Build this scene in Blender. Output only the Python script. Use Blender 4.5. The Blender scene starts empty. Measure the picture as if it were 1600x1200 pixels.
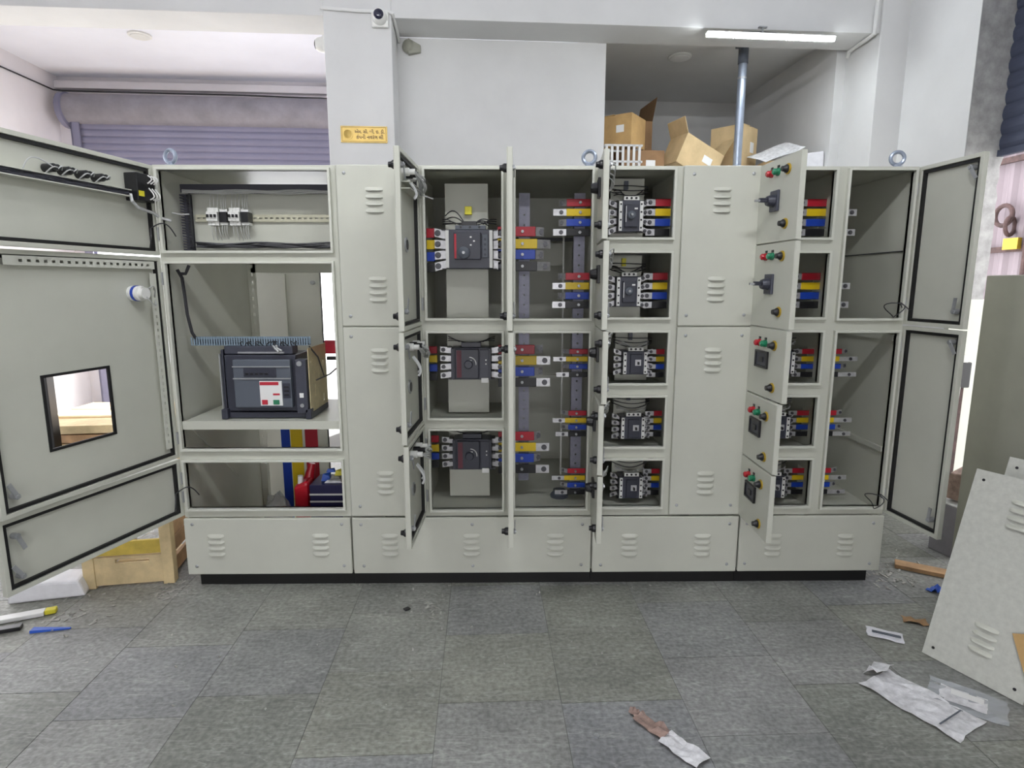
import bpy, math, random
from mathutils import Vector, Matrix, Euler
random.seed(7)
R = math.radians
scene = bpy.context.scene
COL = scene.collection

# ------------------------------------------------------------------ camera, world, lights, exposure
PITCH, YAW, FPX, EYE = 9.5, 0.7, 930.0, 1.548
cam_data = bpy.data.cameras.new('camera')
cam_data.sensor_fit = 'HORIZONTAL'
cam_data.sensor_width = 36.0
cam_data.lens = 36.0 * FPX / 1600.0
cam_data.clip_start = 0.05
cam = bpy.data.objects.new('camera', cam_data)
COL.objects.link(cam)
cam.location = (0, 0, EYE)
cam.rotation_euler = (R(90 - PITCH), 0, R(-YAW))
scene.camera = cam

world = bpy.data.worlds.new('world')
scene.world = world
world.use_nodes = True
bg = world.node_tree.nodes['Background']
bg.inputs['Color'].default_value = (0.985, 0.975, 1.0, 1)
bg.inputs['Strength'].default_value = 3.0

sun_d = bpy.data.lights.new('sun', 'SUN')
sun_d.energy = 26.0; sun_d.angle = R(1.0); sun_d.color = (0.97, 0.98, 1.0)
sun = bpy.data.objects.new('sun', sun_d)
COL.objects.link(sun)
sun.rotation_euler = Vector((-0.22, -0.55, -0.80)).to_track_quat('-Z', 'Y').to_euler()      # high, behind the building, reaches in under the left shutter
# the workshop's own ceiling battens, over the working side of the switchboard
TUBES = [(-1.4, 1.2, 3.42), (0.7, 0.9, 3.42)]
TUBE_GLOW, VISIBLE_TUBE_GLOW = 185.0, 95.0

scene.view_settings.view_transform = 'Standard'
scene.view_settings.look = 'None'
scene.view_settings.gamma = 1.0
scene.view_settings.use_curve_mapping = False
scene.view_settings.exposure = 0.5
scene.cycles.max_bounces = 8
scene.cycles.diffuse_bounces = 5

# ------------------------------------------------------------------ materials
def lin(c):
    c = c / 255.0
    return c / 12.92 if c <= 0.04045 else ((c + 0.055) / 1.055) ** 2.4
def srgb(r, g, b):
    return (lin(r), lin(g), lin(b), 1)
MATS = {}
def mat(name, rgb, rough=0.5, metal=0.0, var=0.0, scale=8.0, bump=0.0, bscale=60.0, emit=0.0, trans=0.0, alpha=1.0, coat=0.0, dirt=None):
    m = bpy.data.materials.new(name)
    m.use_nodes = True
    nt = m.node_tree
    b = nt.nodes['Principled BSDF']
    base = srgb(*rgb)
    b.inputs['Base Color'].default_value = base
    b.inputs['Roughness'].default_value = rough
    b.inputs['Metallic'].default_value = metal
    b.inputs['Alpha'].default_value = alpha
    if trans:
        b.inputs['Transmission Weight'].default_value = trans
    if coat:
        b.inputs['Coat Weight'].default_value = coat
    tc = nt.nodes.new('ShaderNodeTexCoord')
    if var:
        n = nt.nodes.new('ShaderNodeTexNoise')
        n.inputs['Scale'].default_value = scale
        n.inputs['Detail'].default_value = 6
        n.inputs['Roughness'].default_value = 0.6
        nt.links.new(tc.outputs['Object'], n.inputs['Vector'])
        r = nt.nodes.new('ShaderNodeValToRGB')
        r.color_ramp.elements[0].position = 0.3
        r.color_ramp.elements[1].position = 0.7
        d = dirt or tuple(max(0, c * (1 - var)) for c in rgb)
        r.color_ramp.elements[0].color = srgb(*d)
        r.color_ramp.elements[1].color = srgb(*[min(255, c * (1 + var * 0.35)) for c in rgb])
        nt.links.new(n.outputs['Fac'], r.inputs['Fac'])
        nt.links.new(r.outputs['Color'], b.inputs['Base Color'])
    if bump:
        n2 = nt.nodes.new('ShaderNodeTexNoise')
        n2.inputs['Scale'].default_value = bscale
        n2.inputs['Detail'].default_value = 4
        nt.links.new(tc.outputs['Object'], n2.inputs['Vector'])
        bp = nt.nodes.new('ShaderNodeBump')
        bp.inputs['Strength'].default_value = bump
        bp.inputs['Distance'].default_value = 0.004
        nt.links.new(n2.outputs['Fac'], bp.inputs['Height'])
        nt.links.new(bp.outputs['Normal'], b.inputs['Normal'])
    if emit:
        b.inputs['Emission Color'].default_value = base
        b.inputs['Emission Strength'].default_value = emit
    MATS[name] = m
    return m
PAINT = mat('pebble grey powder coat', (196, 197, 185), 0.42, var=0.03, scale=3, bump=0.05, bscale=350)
PAINTW = mat('brushed cover paint', (196, 197, 188), 0.5, var=0.06, scale=40, bump=0.12, bscale=160)
LIP = mat('opening lip paint', (206, 207, 196), 0.4, var=0.02, scale=5)
BLACK = mat('black plinth paint', (14, 14, 14), 0.45)
GASKET_SLOT = mat('black rubber and slot shade', (16, 16, 17), 0.6)
BPLAST = mat('black plastic', (24, 24, 27), 0.35)
CHAR = mat('charcoal moulded plastic', (62, 64, 76), 0.42, var=0.05, scale=30)
CHAR2 = mat('dark slate plastic', (50, 52, 64), 0.4)
CHAR3 = mat('grey slate plastic', (86, 92, 102), 0.45)
STEEL = mat('bare galvanised steel', (172, 174, 176), 0.35, 0.45, var=0.08, scale=25)
TIN = mat('tinned bare bar', (196, 196, 198), 0.35, 0.55, var=0.1, scale=50)
ZBOLT = mat('dark zinc bolt', (84, 84, 88), 0.4, 0.4)
ALU = mat('aluminium support bar', (128, 128, 142), 0.45, 0.3, var=0.08, scale=60)
WHITE = mat('white plastic', (226, 226, 222), 0.4)
WIRE = mat('light grey wire', (186, 187, 186), 0.5)
DWIRE = mat('dark grey wire', (52, 52, 56), 0.5)
RED = mat('red heat shrink sleeve', (176, 24, 44), 0.38)
YEL = mat('yellow heat shrink sleeve', (222, 190, 20), 0.38)
BLU = mat('blue heat shrink sleeve', (20, 62, 168), 0.38)
BLK = mat('black heat shrink sleeve', (20, 20, 24), 0.38)
REDL = mat('red lamp lens', (170, 28, 40), 0.25, coat=0.5)
GRNL = mat('green lamp lens', (24, 120, 84), 0.25, coat=0.5)
BRASS = mat('yellow brass ring', (190, 160, 60), 0.35, 0.6)
SIGNB = mat('polished brass sign', (186, 156, 80), 0.35, 0.35, var=0.1, scale=9)
SIGND = mat('engraved brown letters', (62, 36, 14), 0.5)
DUCT = mat('grey blue slotted duct', (128, 146, 160), 0.5)
DUCTD = mat('dark slotted duct', (58, 58, 68), 0.5)
TAN = mat('zinc passivated plate', (204, 190, 150), 0.42, 0.25, var=0.1, scale=20)
DIN = mat('din rail zinc', (196, 194, 172), 0.4, 0.4)
LABEL = mat('white label', (232, 232, 230), 0.5)
LRED = mat('red print', (190, 40, 58), 0.5)
DRED = mat('dull red print', (92, 34, 48), 0.5)
LGRN = mat('green print', (36, 120, 84), 0.5)
YTAG = mat('yellow tag', (216, 206, 50), 0.5)
WALL = mat('white wall paint', (214, 214, 213), 0.85, var=0.04, scale=1.5, bump=0.12, bscale=25)
WALLP = mat('warm white wall paint', (230, 226, 229), 0.85, var=0.05, scale=1.2, bump=0.1, bscale=25)
CEIL = mat('ceiling paint', (236, 238, 248), 0.9, var=0.03, scale=1.0)
CEM = mat('raw cement plaster', (158, 157, 156), 0.9, var=0.16, scale=14, bump=0.5, bscale=30)
SHUT = mat('blue grey shutter paint', (130, 129, 152), 0.5, var=0.06, scale=2)
SHUTB = mat('dusty shutter hood', (142, 139, 147), 0.6, var=0.12, scale=5)
SHUTD = mat('dark shutter paint', (70, 76, 96), 0.5, var=0.06, scale=3)
CARD = mat('corrugated cardboard', (198, 162, 108), 0.85, var=0.1, scale=6)
CARD2 = mat('pale cardboard', (212, 186, 142), 0.85, var=0.1, scale=6)
CARDD = mat('brown cardboard', (150, 116, 82), 0.85, var=0.12, scale=6)
WOOD = mat('raw pine', (214, 192, 148), 0.75, var=0.16, scale=7)
WOODY = mat('yellow painted board', (208, 182, 82), 0.7, var=0.16, scale=8)
WOODD = mat('brown plank', (188, 150, 110), 0.75, var=0.2, scale=8)
FOAM = mat('white foam', (226, 226, 230), 0.9, var=0.04, scale=20)
PAPER = mat('printed paper', (222, 222, 224), 0.8, var=0.16, scale=34)
PINKP = mat('brown wrapper', (158, 134, 124), 0.6, var=0.25, scale=30)
PLAST = mat('clear plastic film', (206, 210, 214), 0.15, alpha=0.42)
BLUEP = mat('blue plastic', (38, 88, 190), 0.4)
REDP = mat('red plastic drum', (186, 22, 40), 0.35)
NAVY = mat('navy printed carton', (30, 28, 74), 0.5)
TUBEM = mat('lit tube', (244, 251, 255), 0.3, emit=VISIBLE_TUBE_GLOW)
TUBEON = mat('lit ceiling tube', (250, 252, 255), 0.3, emit=TUBE_GLOW)
PVC = mat('white pvc', (222, 222, 220), 0.4)
GALV = mat('galvanised post', (158, 168, 184), 0.3, 0.5, var=0.08, scale=12)
FENCE = mat('pale corrugated sheet', (140, 128, 134), 0.6, var=0.06, scale=2)
RUST = mat('rusty steel', (86, 66, 64), 0.8, var=0.3, scale=20)
GRAVEL = mat('pale dusty ground', (200, 201, 206), 0.95, var=0.2, scale=3)
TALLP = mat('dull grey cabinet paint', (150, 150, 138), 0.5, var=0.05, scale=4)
DARKLENS = mat('dark camera lens', (26, 26, 52), 0.12, coat=0.6)
SCRAP = mat('pale offcuts', (170, 168, 162), 0.6, var=0.2, scale=60)

def floor_material():
    m = bpy.data.materials.new('kota stone slab')
    m.use_nodes = True
    nt = m.node_tree
    b = nt.nodes['Principled BSDF']
    N = nt.nodes.new
    K = nt.links.new
    tc = N('ShaderNodeTexCoord'); oi = N('ShaderNodeObjectInfo'); geo = N('ShaderNodeNewGeometry')
    ramp = N('ShaderNodeValToRGB')
    cr = ramp.color_ramp
    cr.elements[0].position = 0; cr.elements[0].color = srgb(130, 132, 126)
    cr.elements[1].position = 1; cr.elements[1].color = srgb(146, 146, 146)
    for p, c in ((0.25, (136, 137, 129)), (0.5, (138, 139, 141)), (0.75, (142, 143, 134))):
        e = cr.elements.new(p); e.color = srgb(*c)
    K(oi.outputs['Random'], ramp.inputs['Fac'])
    n1 = N('ShaderNodeTexNoise'); n1.inputs['Scale'].default_value = 2.2; n1.inputs['Detail'].default_value = 8; n1.inputs['Roughness'].default_value = 0.65
    K(geo.outputs['Position'], n1.inputs['Vector'])
    r1 = N('ShaderNodeValToRGB'); r1.color_ramp.elements[0].position = 0.3; r1.color_ramp.elements[0].color = (0.66, 0.66, 0.66, 1)
    r1.color_ramp.elements[1].position = 0.72; r1.color_ramp.elements[1].color = (1.2, 1.2, 1.18, 1)
    K(n1.outputs['Fac'], r1.inputs['Fac'])
    mx = N('ShaderNodeMix'); mx.data_type = 'RGBA'; mx.blend_type = 'MULTIPLY'; mx.inputs['Factor'].default_value = 1
    K(ramp.outputs['Color'], mx.inputs['A']); K(r1.outputs['Color'], mx.inputs['B'])
    # fine speckle
    n2 = N('ShaderNodeTexNoise'); n2.inputs['Scale'].default_value = 55; n2.inputs['Detail'].default_value = 6
    K(geo.outputs['Position'], n2.inputs['Vector'])
    r2 = N('ShaderNodeValToRGB'); r2.color_ramp.elements[0].position = 0.35; r2.color_ramp.elements[0].color = (0.72, 0.72, 0.72, 1)
    r2.color_ramp.elements[1].position = 0.7; r2.color_ramp.elements[1].color = (1.22, 1.22, 1.22, 1)
    K(n2.outputs['Fac'], r2.inputs['Fac'])
    mx2 = N('ShaderNodeMix'); mx2.data_type = 'RGBA'; mx2.blend_type = 'MULTIPLY'; mx2.inputs['Factor'].default_value = 1
    K(mx.outputs['Result'], mx2.inputs['A']); K(r2.outputs['Color'], mx2.inputs['B'])
    # pale scratches: thin bands of stretched, warped noise in two directions
    last = mx2.outputs['Result']
    for ang, sc in ((25, 0.7), (-38, 0.8), (80, 0.6)):
        mp = N('ShaderNodeMapping'); mp.inputs['Rotation'].default_value = (0, 0, R(ang)); mp.inputs['Scale'].default_value = (1.2, 14 * sc, 1)
        K(geo.outputs['Position'], mp.inputs['Vector'])
        n3 = N('ShaderNodeTexNoise'); n3.inputs['Scale'].default_value = 1.6; n3.inputs['Detail'].default_value = 3; n3.inputs['Distortion'].default_value = 0.5
        K(mp.outputs['Vector'], n3.inputs['Vector'])
        r3 = N('ShaderNodeValToRGB')
        e = r3.color_ramp.elements
        e[0].position = 0.4925; e[0].color = (0, 0, 0, 1)
        e[1].position = 0.5; e[1].color = (0.55, 0.55, 0.55, 1)
        x = e.new(0.5075); x.color = (0, 0, 0, 1)
        K(n3.outputs['Fac'], r3.inputs['Fac'])
        gate = N('ShaderNodeMath'); gate.operation = 'MULTIPLY'
        K(r3.outputs['Color'], gate.inputs[0]); K(n1.outputs['Fac'], gate.inputs[1])
        m3 = N('ShaderNodeMix'); m3.data_type = 'RGBA'
        K(gate.outputs[0], m3.inputs['Factor']); K(last, m3.inputs['A'])
        m3.inputs['B'].default_value = srgb(196, 196, 190)
        last = m3.outputs['Result']
    K(last, b.inputs['Base Color'])
    b.inputs['Roughness'].default_value = 0.55
    bp = N('ShaderNodeBump'); bp.inputs['Strength'].default_value = 0.25; bp.inputs['Distance'].default_value = 0.003
    K(n2.outputs['Fac'], bp.inputs['Height']); K(bp.outputs['Normal'], b.inputs['Normal'])
    MATS['floor'] = m
    return m
STONE = floor_material()

# ------------------------------------------------------------------ geometry helpers
ORG = {}            # accumulated origin of a thing, so parts can be modelled in room coordinates
class MB:
    def __init__(s):
        s.v = []; s.f = []
    def hexa(s, p):     # p: 8 points, bottom loop then top loop
        b = len(s.v); s.v += [tuple(q) for q in p]
        s.f += [(b, b+3, b+2, b+1), (b+4, b+5, b+6, b+7), (b, b+1, b+5, b+4), (b+1, b+2, b+6, b+5), (b+2, b+3, b+7, b+6), (b+3, b, b+4, b+7)]
        return s
    def box(s, x0, y0, z0, x1, y1, z1):
        x0, x1 = sorted((x0, x1)); y0, y1 = sorted((y0, y1)); z0, z1 = sorted((z0, z1))
        return s.hexa([(x0,y0,z0),(x1,y0,z0),(x1,y1,z0),(x0,y1,z0),(x0,y0,z1),(x1,y0,z1),(x1,y1,z1),(x0,y1,z1)])
    def ring(s, x0, x1, z0, z1, w, y0, y1):     # rectangular frame in the XZ plane, one closed shell
        x0, x1 = sorted((x0, x1)); y0, y1 = sorted((y0, y1))
        o = [(x0,z0),(x1,z0),(x1,z1),(x0,z1)]; i = [(x0+w,z0+w),(x1-w,z0+w),(x1-w,z1-w),(x0+w,z1-w)]
        b = len(s.v)
        for y in (y0, y1):
            s.v += [(x, y, z) for x, z in o] + [(x, y, z) for x, z in i]
        for k in range(4):
            j = (k+1) % 4
            s.f += [(b+k, b+j, b+4+j, b+4+k), (b+8+j, b+8+k, b+12+k, b+12+j), (b+j, b+k, b+8+k, b+8+j), (b+4+k, b+4+j, b+12+j, b+12+k)]
        return s
    def sheet(s, x0, x1, z0, z1, holes, y0, y1):    # plate in XZ with rectangular holes, one closed shell
        xs = sorted({x0, x1} | {h[0] for h in holes} | {h[1] for h in holes})
        zs = sorted({z0, z1} | {h[2] for h in holes} | {h[3] for h in holes})
        solid = {}
        for i in range(len(xs)-1):
            for k in range(len(zs)-1):
                cx, cz = (xs[i]+xs[i+1])/2, (zs[k]+zs[k+1])/2
                solid[i, k] = not any(h[0] < cx < h[1] and h[2] < cz < h[3] for h in holes)
        idx = {}
        def V(i, k, l):
            if (i, k, l) not in idx:
                idx[i, k, l] = len(s.v); s.v.append((xs[i], (y0, y1)[l], zs[k]))
            return idx[i, k, l]
        for (i, k), ok in list(solid.items()):
            if not ok: continue
            s.f.append((V(i,k,0), V(i+1,k,0), V(i+1,k+1,0), V(i,k+1,0)))
            s.f.append((V(i,k,1), V(i,k+1,1), V(i+1,k+1,1), V(i+1,k,1)))
            if not solid.get((i-1, k)): s.f.append((V(i,k,0), V(i,k+1,0), V(i,k+1,1), V(i,k,1)))
            if not solid.get((i+1, k)): s.f.append((V(i+1,k,0), V(i+1,k,1), V(i+1,k+1,1), V(i+1,k+1,0)))
            if not solid.get((i, k-1)): s.f.append((V(i,k,0), V(i,k,1), V(i+1,k,1), V(i+1,k,0)))
            if not solid.get((i, k+1)): s.f.append((V(i,k+1,0), V(i+1,k+1,0), V(i+1,k+1,1), V(i,k+1,1)))
        return s
    def cyl(s, p0, p1, r0, r1=None, n=12):
        r1 = r0 if r1 is None else r1
        p0, p1 = Vector(p0), Vector(p1)
        d = (p1 - p0).normalized()
        u = d.orthogonal().normalized(); w = d.cross(u)
        b = len(s.v)
        for p, r in ((p0, r0), (p1, r1)):
            for k in range(n):
                a = 2*math.pi*k/n
                s.v.append(tuple(p + (u*math.cos(a) + w*math.sin(a))*r))
        for k in range(n):
            j = (k+1) % n
            s.f.append((b+k, b+j, b+n+j, b+n+k))
        s.f.append(tuple(b+k for k in reversed(range(n)))); s.f.append(tuple(b+n+k for k in range(n)))
        return s
    def tube(s, path, r, n=6):
        P = [Vector(p) for p in path]
        b = len(s.v)
        up = None
        for i, p in enumerate(P):
            d = (P[min(i+1, len(P)-1)] - P[max(i-1, 0)]).normalized()
            if up is None: up = d.orthogonal().normalized()
            u = (up - d*up.dot(d))
            u = u.normalized() if u.length > 1e-5 else d.orthogonal().normalized()
            up = u; w = d.cross(u)
            for k in range(n):
                a = 2*math.pi*k/n
                s.v.append(tuple(p + (u*math.cos(a) + w*math.sin(a))*r))
        for i in range(len(P)-1):
            for k in range(n):
                j = (k+1) % n
                s.f.append((b+i*n+k, b+i*n+j, b+(i+1)*n+j, b+(i+1)*n+k))
        s.f.append(tuple(b+k for k in reversed(range(n)))); e = b+(len(P)-1)*n
        s.f.append(tuple(e+k for k in range(n)))
        return s
    def torus(s, c, axis, R0, r, n=20, m=8):
        c = Vector(c); d = Vector(axis).normalized(); u = d.orthogonal().normalized(); w = d.cross(u)
        b = len(s.v)
        for i in range(n):
            a = 2*math.pi*i/n; e = u*math.cos(a) + w*math.sin(a)
            for k in range(m):
                t = 2*math.pi*k/m
                s.v.append(tuple(c + e*(R0 + r*math.cos(t)) + d*(r*math.sin(t))))
        for i in range(n):
            for k in range(m):
                i2, k2 = (i+1) % n, (k+1) % m
                s.f.append((b+i*m+k, b+i2*m+k, b+i2*m+k2, b+i*m+k2))
        return s
    def lathe(s, c, axis, prof, n=16):      # prof: (distance along axis, radius)
        c = Vector(c); d = Vector(axis).normalized(); u = d.orthogonal().normalized(); w = d.cross(u)
        b = len(s.v)
        for h, r in prof:
            for k in range(n):
                a = 2*math.pi*k/n
                s.v.append(tuple(c + d*h + (u*math.cos(a) + w*math.sin(a))*r))
        for i in range(len(prof)-1):
            for k in range(n):
                j = (k+1) % n
                s.f.append((b+i*n+k, b+i*n+j, b+(i+1)*n+j, b+(i+1)*n+k))
        s.f.append(tuple(b+k for k in reversed(range(n)))); e = b+(len(prof)-1)*n
        s.f.append(tuple(e+k for k in range(n)))
        return s
    def xform(s, M):
        s.v = [tuple(M @ Vector(p)) for p in s.v]
        return s
    def mesh(s, name, org=(0, 0, 0)):
        me = bpy.data.meshes.new(name)
        ox, oy, oz = org
        me.from_pydata([(x-ox, y-oy, z-oz) for x, y, z in s.v], [], s.f)
        me.validate(); me.update()
        return me
def shade(me, ang=35):
    me.polygons.foreach_set('use_smooth', [True]*len(me.polygons))
    me.set_sharp_from_angle(angle=R(ang))
def link(name, me, m, parent=None, loc=(0, 0, 0), rot=(0, 0, 0), bevel=0.0, smooth=False):
    if m is not None and not me.materials: me.materials.append(m)
    if smooth: shade(me)
    o = bpy.data.objects.new(name, me)
    COL.objects.link(o)
    o.parent = parent; o.location = loc; o.rotation_euler = rot
    if bevel:
        md = o.modifiers.new('bevel', 'BEVEL'); md.width = bevel; md.segments = 2; md.limit_method = 'ANGLE'; md.angle_limit = R(40)
    return o
def part(name, mb, m, parent, bevel=0.0, smooth=False, label=None):
    """a part modelled in room coordinates below an unrotated thing"""
    org = ORG[parent]
    o = link(name, mb.mesh(name, org), m, parent, bevel=bevel, smooth=smooth)
    ORG[o] = org
    if label: o['label'] = label
    return o
def local(name, mb, m, parent, loc=(0, 0, 0), rot=(0, 0, 0), bevel=0.0, smooth=False):
    return link(name, mb.mesh(name), m, parent, loc, rot, bevel, smooth)
def tag(o, label, cat, group=None):
    o['label'] = label; o['category'] = cat
    if group: o['group'] = group
    return o
def thing(name, label, cat, loc, rot=(0, 0, 0), group=None):
    o = bpy.data.objects.new(name, None)
    o.empty_display_size = 0.1
    COL.objects.link(o)
    o.location = loc; o.rotation_euler = rot
    ORG[o] = loc
    return tag(o, label, cat, group)
def single(name, mb, m, label, cat, loc=(0, 0, 0), rot=(0, 0, 0), bevel=0.0, smooth=False, group=None):
    return tag(local(name, mb, m, None, loc, rot, bevel, smooth), label, cat, group)

# ------------------------------------------------------------------ the building (turned 3.5 degrees against the switchboard)
BA = R(3.5)
BO = (0.0, 4.55, 0.0)
def bw(u, v, z=0.0):
    return (BO[0] + u*math.cos(BA) - v*math.sin(BA), BO[1] + u*math.sin(BA) + v*math.cos(BA), z)
def struct(name, mb, m, bevel=0.0):
    o = local(name, mb, m, None, BO, (0, 0, BA), bevel)
    o['kind'] = 'structure'
    return o
ZB, ZC = 3.38, 3.86
struct('wall_back', MB().box(-0.85, 0.35, 0, 0.81, 0.58, ZB), WALL)
struct('wall_pillar', MB().box(-1.25, 0.0, 0, -0.785, 0.5, ZC), WALL, 0.006)
struct('ceiling_beam', MB().box(-6.2, 0.02, ZB, 2.9, 0.35, ZC), WALL, 0.004)
struct('ceiling', MB().box(-6.2, -7.6, ZC, 3.3, 3.3, ZC+0.12), CEIL)
# left bay: side wall, lintel above the rolling shutter
struct('wall_left', MB().sheet(-7.4, 3.2, 0, ZC, [(-1.2, 1.7, 0, 2.8)], 0, 0.18).xform(Matrix(((0, 1, 0, -5.05), (1, 0, 0, 0), (0, 0, 1, 0), (0, 0, 0, 1)))), WALLP)
struct('wall_lintel', MB().box(-4.87, 3.0, 3.62, -0.85, 3.2, ZC), WALLP)
struct('wall_bay_side', MB().box(-0.95, 0.5, 0, -0.85, 3.2, ZC), WALLP)
struct('wall_return', MB().box(-4.87, 2.96, 0, -4.62, 3.2, 3.62), WALLP)
struct('trim_1', MB().box(-4.87, 2.93, 3.72, -0.95, 3.0, 3.8).box(-4.87, 2.96, 3.66, -0.95, 3.0, 3.70), WALLP, 0.004)
# right bay with its loft
struct('ceiling_bay', MB().box(0.70, 0.35, 3.52, 3.0, 2.45, 3.62), WALL)
struct('wall_bay_back', MB().box(0.70, 2.25, 0, 2.95, 2.45, 3.52), WALL)
struct('wall_bay_left', MB().box(0.70, 0.58, 0, 0.80, 2.25, 3.52), WALL)
struct('wall_bay_right', MB().box(2.70, 0.4, 0, 2.95, 2.25, 3.52), WALL)
struct('floor_loft', MB().box(0.81, 0.37, 2.28, 2.70, 2.25, 2.42), WALL)
struct('wall_pillar', MB().box(2.78, 0.0, 0, 3.26, 0.45, ZC), WALL, 0.006)
struct('wall_right', MB().box(3.0, -0.65, 0, 3.14, 0.0, ZC), WALL)
struct('wall_right', MB().box(3.0, -7.4, 0, 3.26, -2.5, ZC), WALL)  # unseen stretch, lengthened so less daylight enters from the right
struct('wall_front_unseen', MB().sheet(-5.05, 3.26, 0, ZC, [(-2.2, 0.9, 0, 2.4)], -7.6, -7.4), WALL)  # unseen wall added to hold back front daylight, opening sized for that
# rough cement jamb of the side opening
def rough_jamb():
    m = MB(); n = 60; b = 0
    rnd = random.Random(3)
    for i in range(n+1):
        z = ZC*i/n
        j = rnd.uniform(-0.012, 0.012)
        m.v += [(3.0, -0.655, z), (3.26+j, -0.655 + rnd.uniform(-0.004, 0.004), z), (3.265+j, -0.02, z), (3.14, -0.02, z)]
    for i in range(n):
        for k in range(3):
            a = i*4+k
            m.f.append((a, a+1, a+5, a+4))
    return m
struct('trim_2', rough_jamb(), CEM)
# floor: base slab, then individual stone slabs
fl = MB().box(-9, -8, -0.12, 9, 12, -0.0025)
floor = local('floor', fl, mat('grey joint mortar', (104, 104, 100), 0.9), None)
floor['kind'] = 'structure'
FA = R(2.0)
tile_me = {}
for ci in range(-9, 8):
    off = {0: 0.0, -1: 0.02, 1: 0.25, -2: 0.22, 2: 0.06, -3: 0.1}.get(ci, random.uniform(0, 0.44))
    for rj in range(-3, 7):
        L_ = 0.44
        key = random.randrange(4)
        if key not in tile_me:
            rr = random.Random(key)
            g = 0.0011
            q = [(g + rr.uniform(0, 0.0015), g + rr.uniform(0, 0.0015)), (0.46 - g - rr.uniform(0, 0.0015), g), (0.46 - g, L_ - g - rr.uniform(0, 0.0015)), (g, L_ - g)]
            m = MB().hexa([(x, y, -0.03) for x, y in q] + [(x, y, 0.0) for x, y in q])
            tile_me[key] = m.mesh('slab')
        u, v = ci*0.46, rj*L_ + off
        X = 0.21 + u*math.cos(FA) - v*math.sin(FA); Y = 2.0 + u*math.sin(FA) + v*math.cos(FA)
        link('slab', tile_me[key], STONE, floor, (X, Y, random.uniform(-0.0006, 0.0)), (0, 0, FA))
# ground outside both openings
o = struct('ground_outside', MB().box(-9, 3.2, -0.15, 6, 16, -0.005).box(3.3, -6, -0.15, 12, 3.2, -0.005).box(-14, -8, -0.15, -5.06, 3.2, -0.005), GRAVEL)

# ------------------------------------------------------------------ rolling shutters
def slat_mesh(L_, pitch):
    m = MB()
    prof = [(0, 0.0), (-0.006, 0.12), (-0.013, 0.35), (-0.013, 0.65), (-0.006, 0.88), (0, 1.0)]
    for x in (0, L_):
        m.v += [(x, y, z*pitch) for y, z in prof] + [(x, 0.004, z*pitch) for y, z in prof]
    n = len(prof)
    for k in range(n-1):
        m.f += [(k, 2*n+k, 2*n+k+1, k+1), (n+k, n+k+1, 3*n+k+1, 3*n+k)]
    m.f += [tuple(range(n)) + tuple(range(2*n-1, n-1, -1)), tuple(range(2*n, 3*n))[::-1] + tuple(range(3*n, 4*n))]
    return m
def building_thing(name, label, cat, u, v, z, extra=0.0):
    t = thing(name, label, cat, bw(u, v, z), (0, 0, BA + extra))
    return t
# left shutter, curtain half raised: daylight comes in underneath
ls = building_thing('rolling_shutter', 'blue grey rolling shutter with ribbed slats half raised across the left bay', 'shutter', -4.70, 2.86, 2.82)
local('hood', MB().lathe((-0.02, 0.02, 0.66), (1, 0, 0), [(0, 0.165), (3.75, 0.165)], 20), SHUTB, ls, smooth=True)
local('hood_end', MB().lathe((-0.06, 0.02, 0.65), (1, 0, 0), [(0, 0.16), (0.01, 0.19), (0.06, 0.19), (0.07, 0.16)], 20), SHUT, ls, smooth=True)
sm = slat_mesh(3.6, 0.075).mesh('slat')
for k in range(7):
    link('slat', sm, SHUT, ls, (0.1, 0, k*0.075))
local('bottom_bar', MB().box(0.1, -0.02, -0.05, 3.7, 0.02, 0.0), SHUTB, ls)
for x in (0.03, 3.7):
    local('guide_rail', MB().box(x, -0.05, -2.82, x+0.09, -0.03, 0.58).box(x, 0.03, -2.82, x+0.09, 0.05, 0.58).box(x, -0.05, -2.82, x+0.02, 0.05, 0.58), SHUT, ls)
# right shutter over the side opening
rs = building_thing('rolling_shutter', 'dark blue grey rolling shutter half lowered over the opening beside the cement jamb', 'shutter', 3.24, -0.62, 2.42, R(-90))
sm2 = slat_mesh(1.86, 0.095).mesh('slat')
for k in range(15):
    link('slat', sm2, SHUTD, rs, (0.0, 0, k*0.095))
local('bottom_bar', MB().box(0, -0.02, -0.04, 1.86, 0.02, 0.0), SHUTD, rs)
# pale sheet fence and pole outside the side opening
fn = building_thing('sheet_gate', 'pale pink corrugated sheet gate outside the side opening', 'gate', 4.7, 1.8, 0, R(-90))
def corr(L_, H_, n):
    m = MB()
    for i in range(n+1):
        y = 0.012 if (i // 2) % 2 else -0.012
        m.v += [(L_*i/n, y, 0), (L_*i/n, y, H_)]
    for i in range(n): m.f.append((2*i, 2*i+2, 2*i+3, 2*i+1))
    return m
for k in range(3):
    local('sheet', corr(1.0, 1.24, 24), FENCE, fn, (k*0.995, 0.001*k, 1.87))
    local('sheet', corr(1.0, 1.83, 24), FENCE, fn, (k*0.995, 0.001*k, 0.02))
for z in (1.84, 2.64, 0.3): local('rail', MB().box(0, -0.05, z, 3.1, -0.012, z+0.05), RUST, fn)
for x in (0.0, 1.31, 2.6): local('gate_post', MB().cyl((x, -0.05, 0), (x, -0.05, 3.1), 0.03, n=10), RUST, fn)
local('padlock_hasp', MB().box(1.10, -0.09, 1.86, 1.25, -0.05, 1.96), BRASS, fn)
local('chain', MB().torus((1.05, -0.07, 2.17), (0, 1, 0), 0.09, 0.02).torus((1.12, -0.06, 2.07), (1, 0.4, 0), 0.08, 0.018), RUST, fn, smooth=True)

# ------------------------------------------------------------------ the switchboard
D = 2.906           # front plane of the frames
DEP = 0.98
YB = D + DEP
ZT, ZBASE, Z0 = 2.095, 0.38, 0.072
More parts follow.
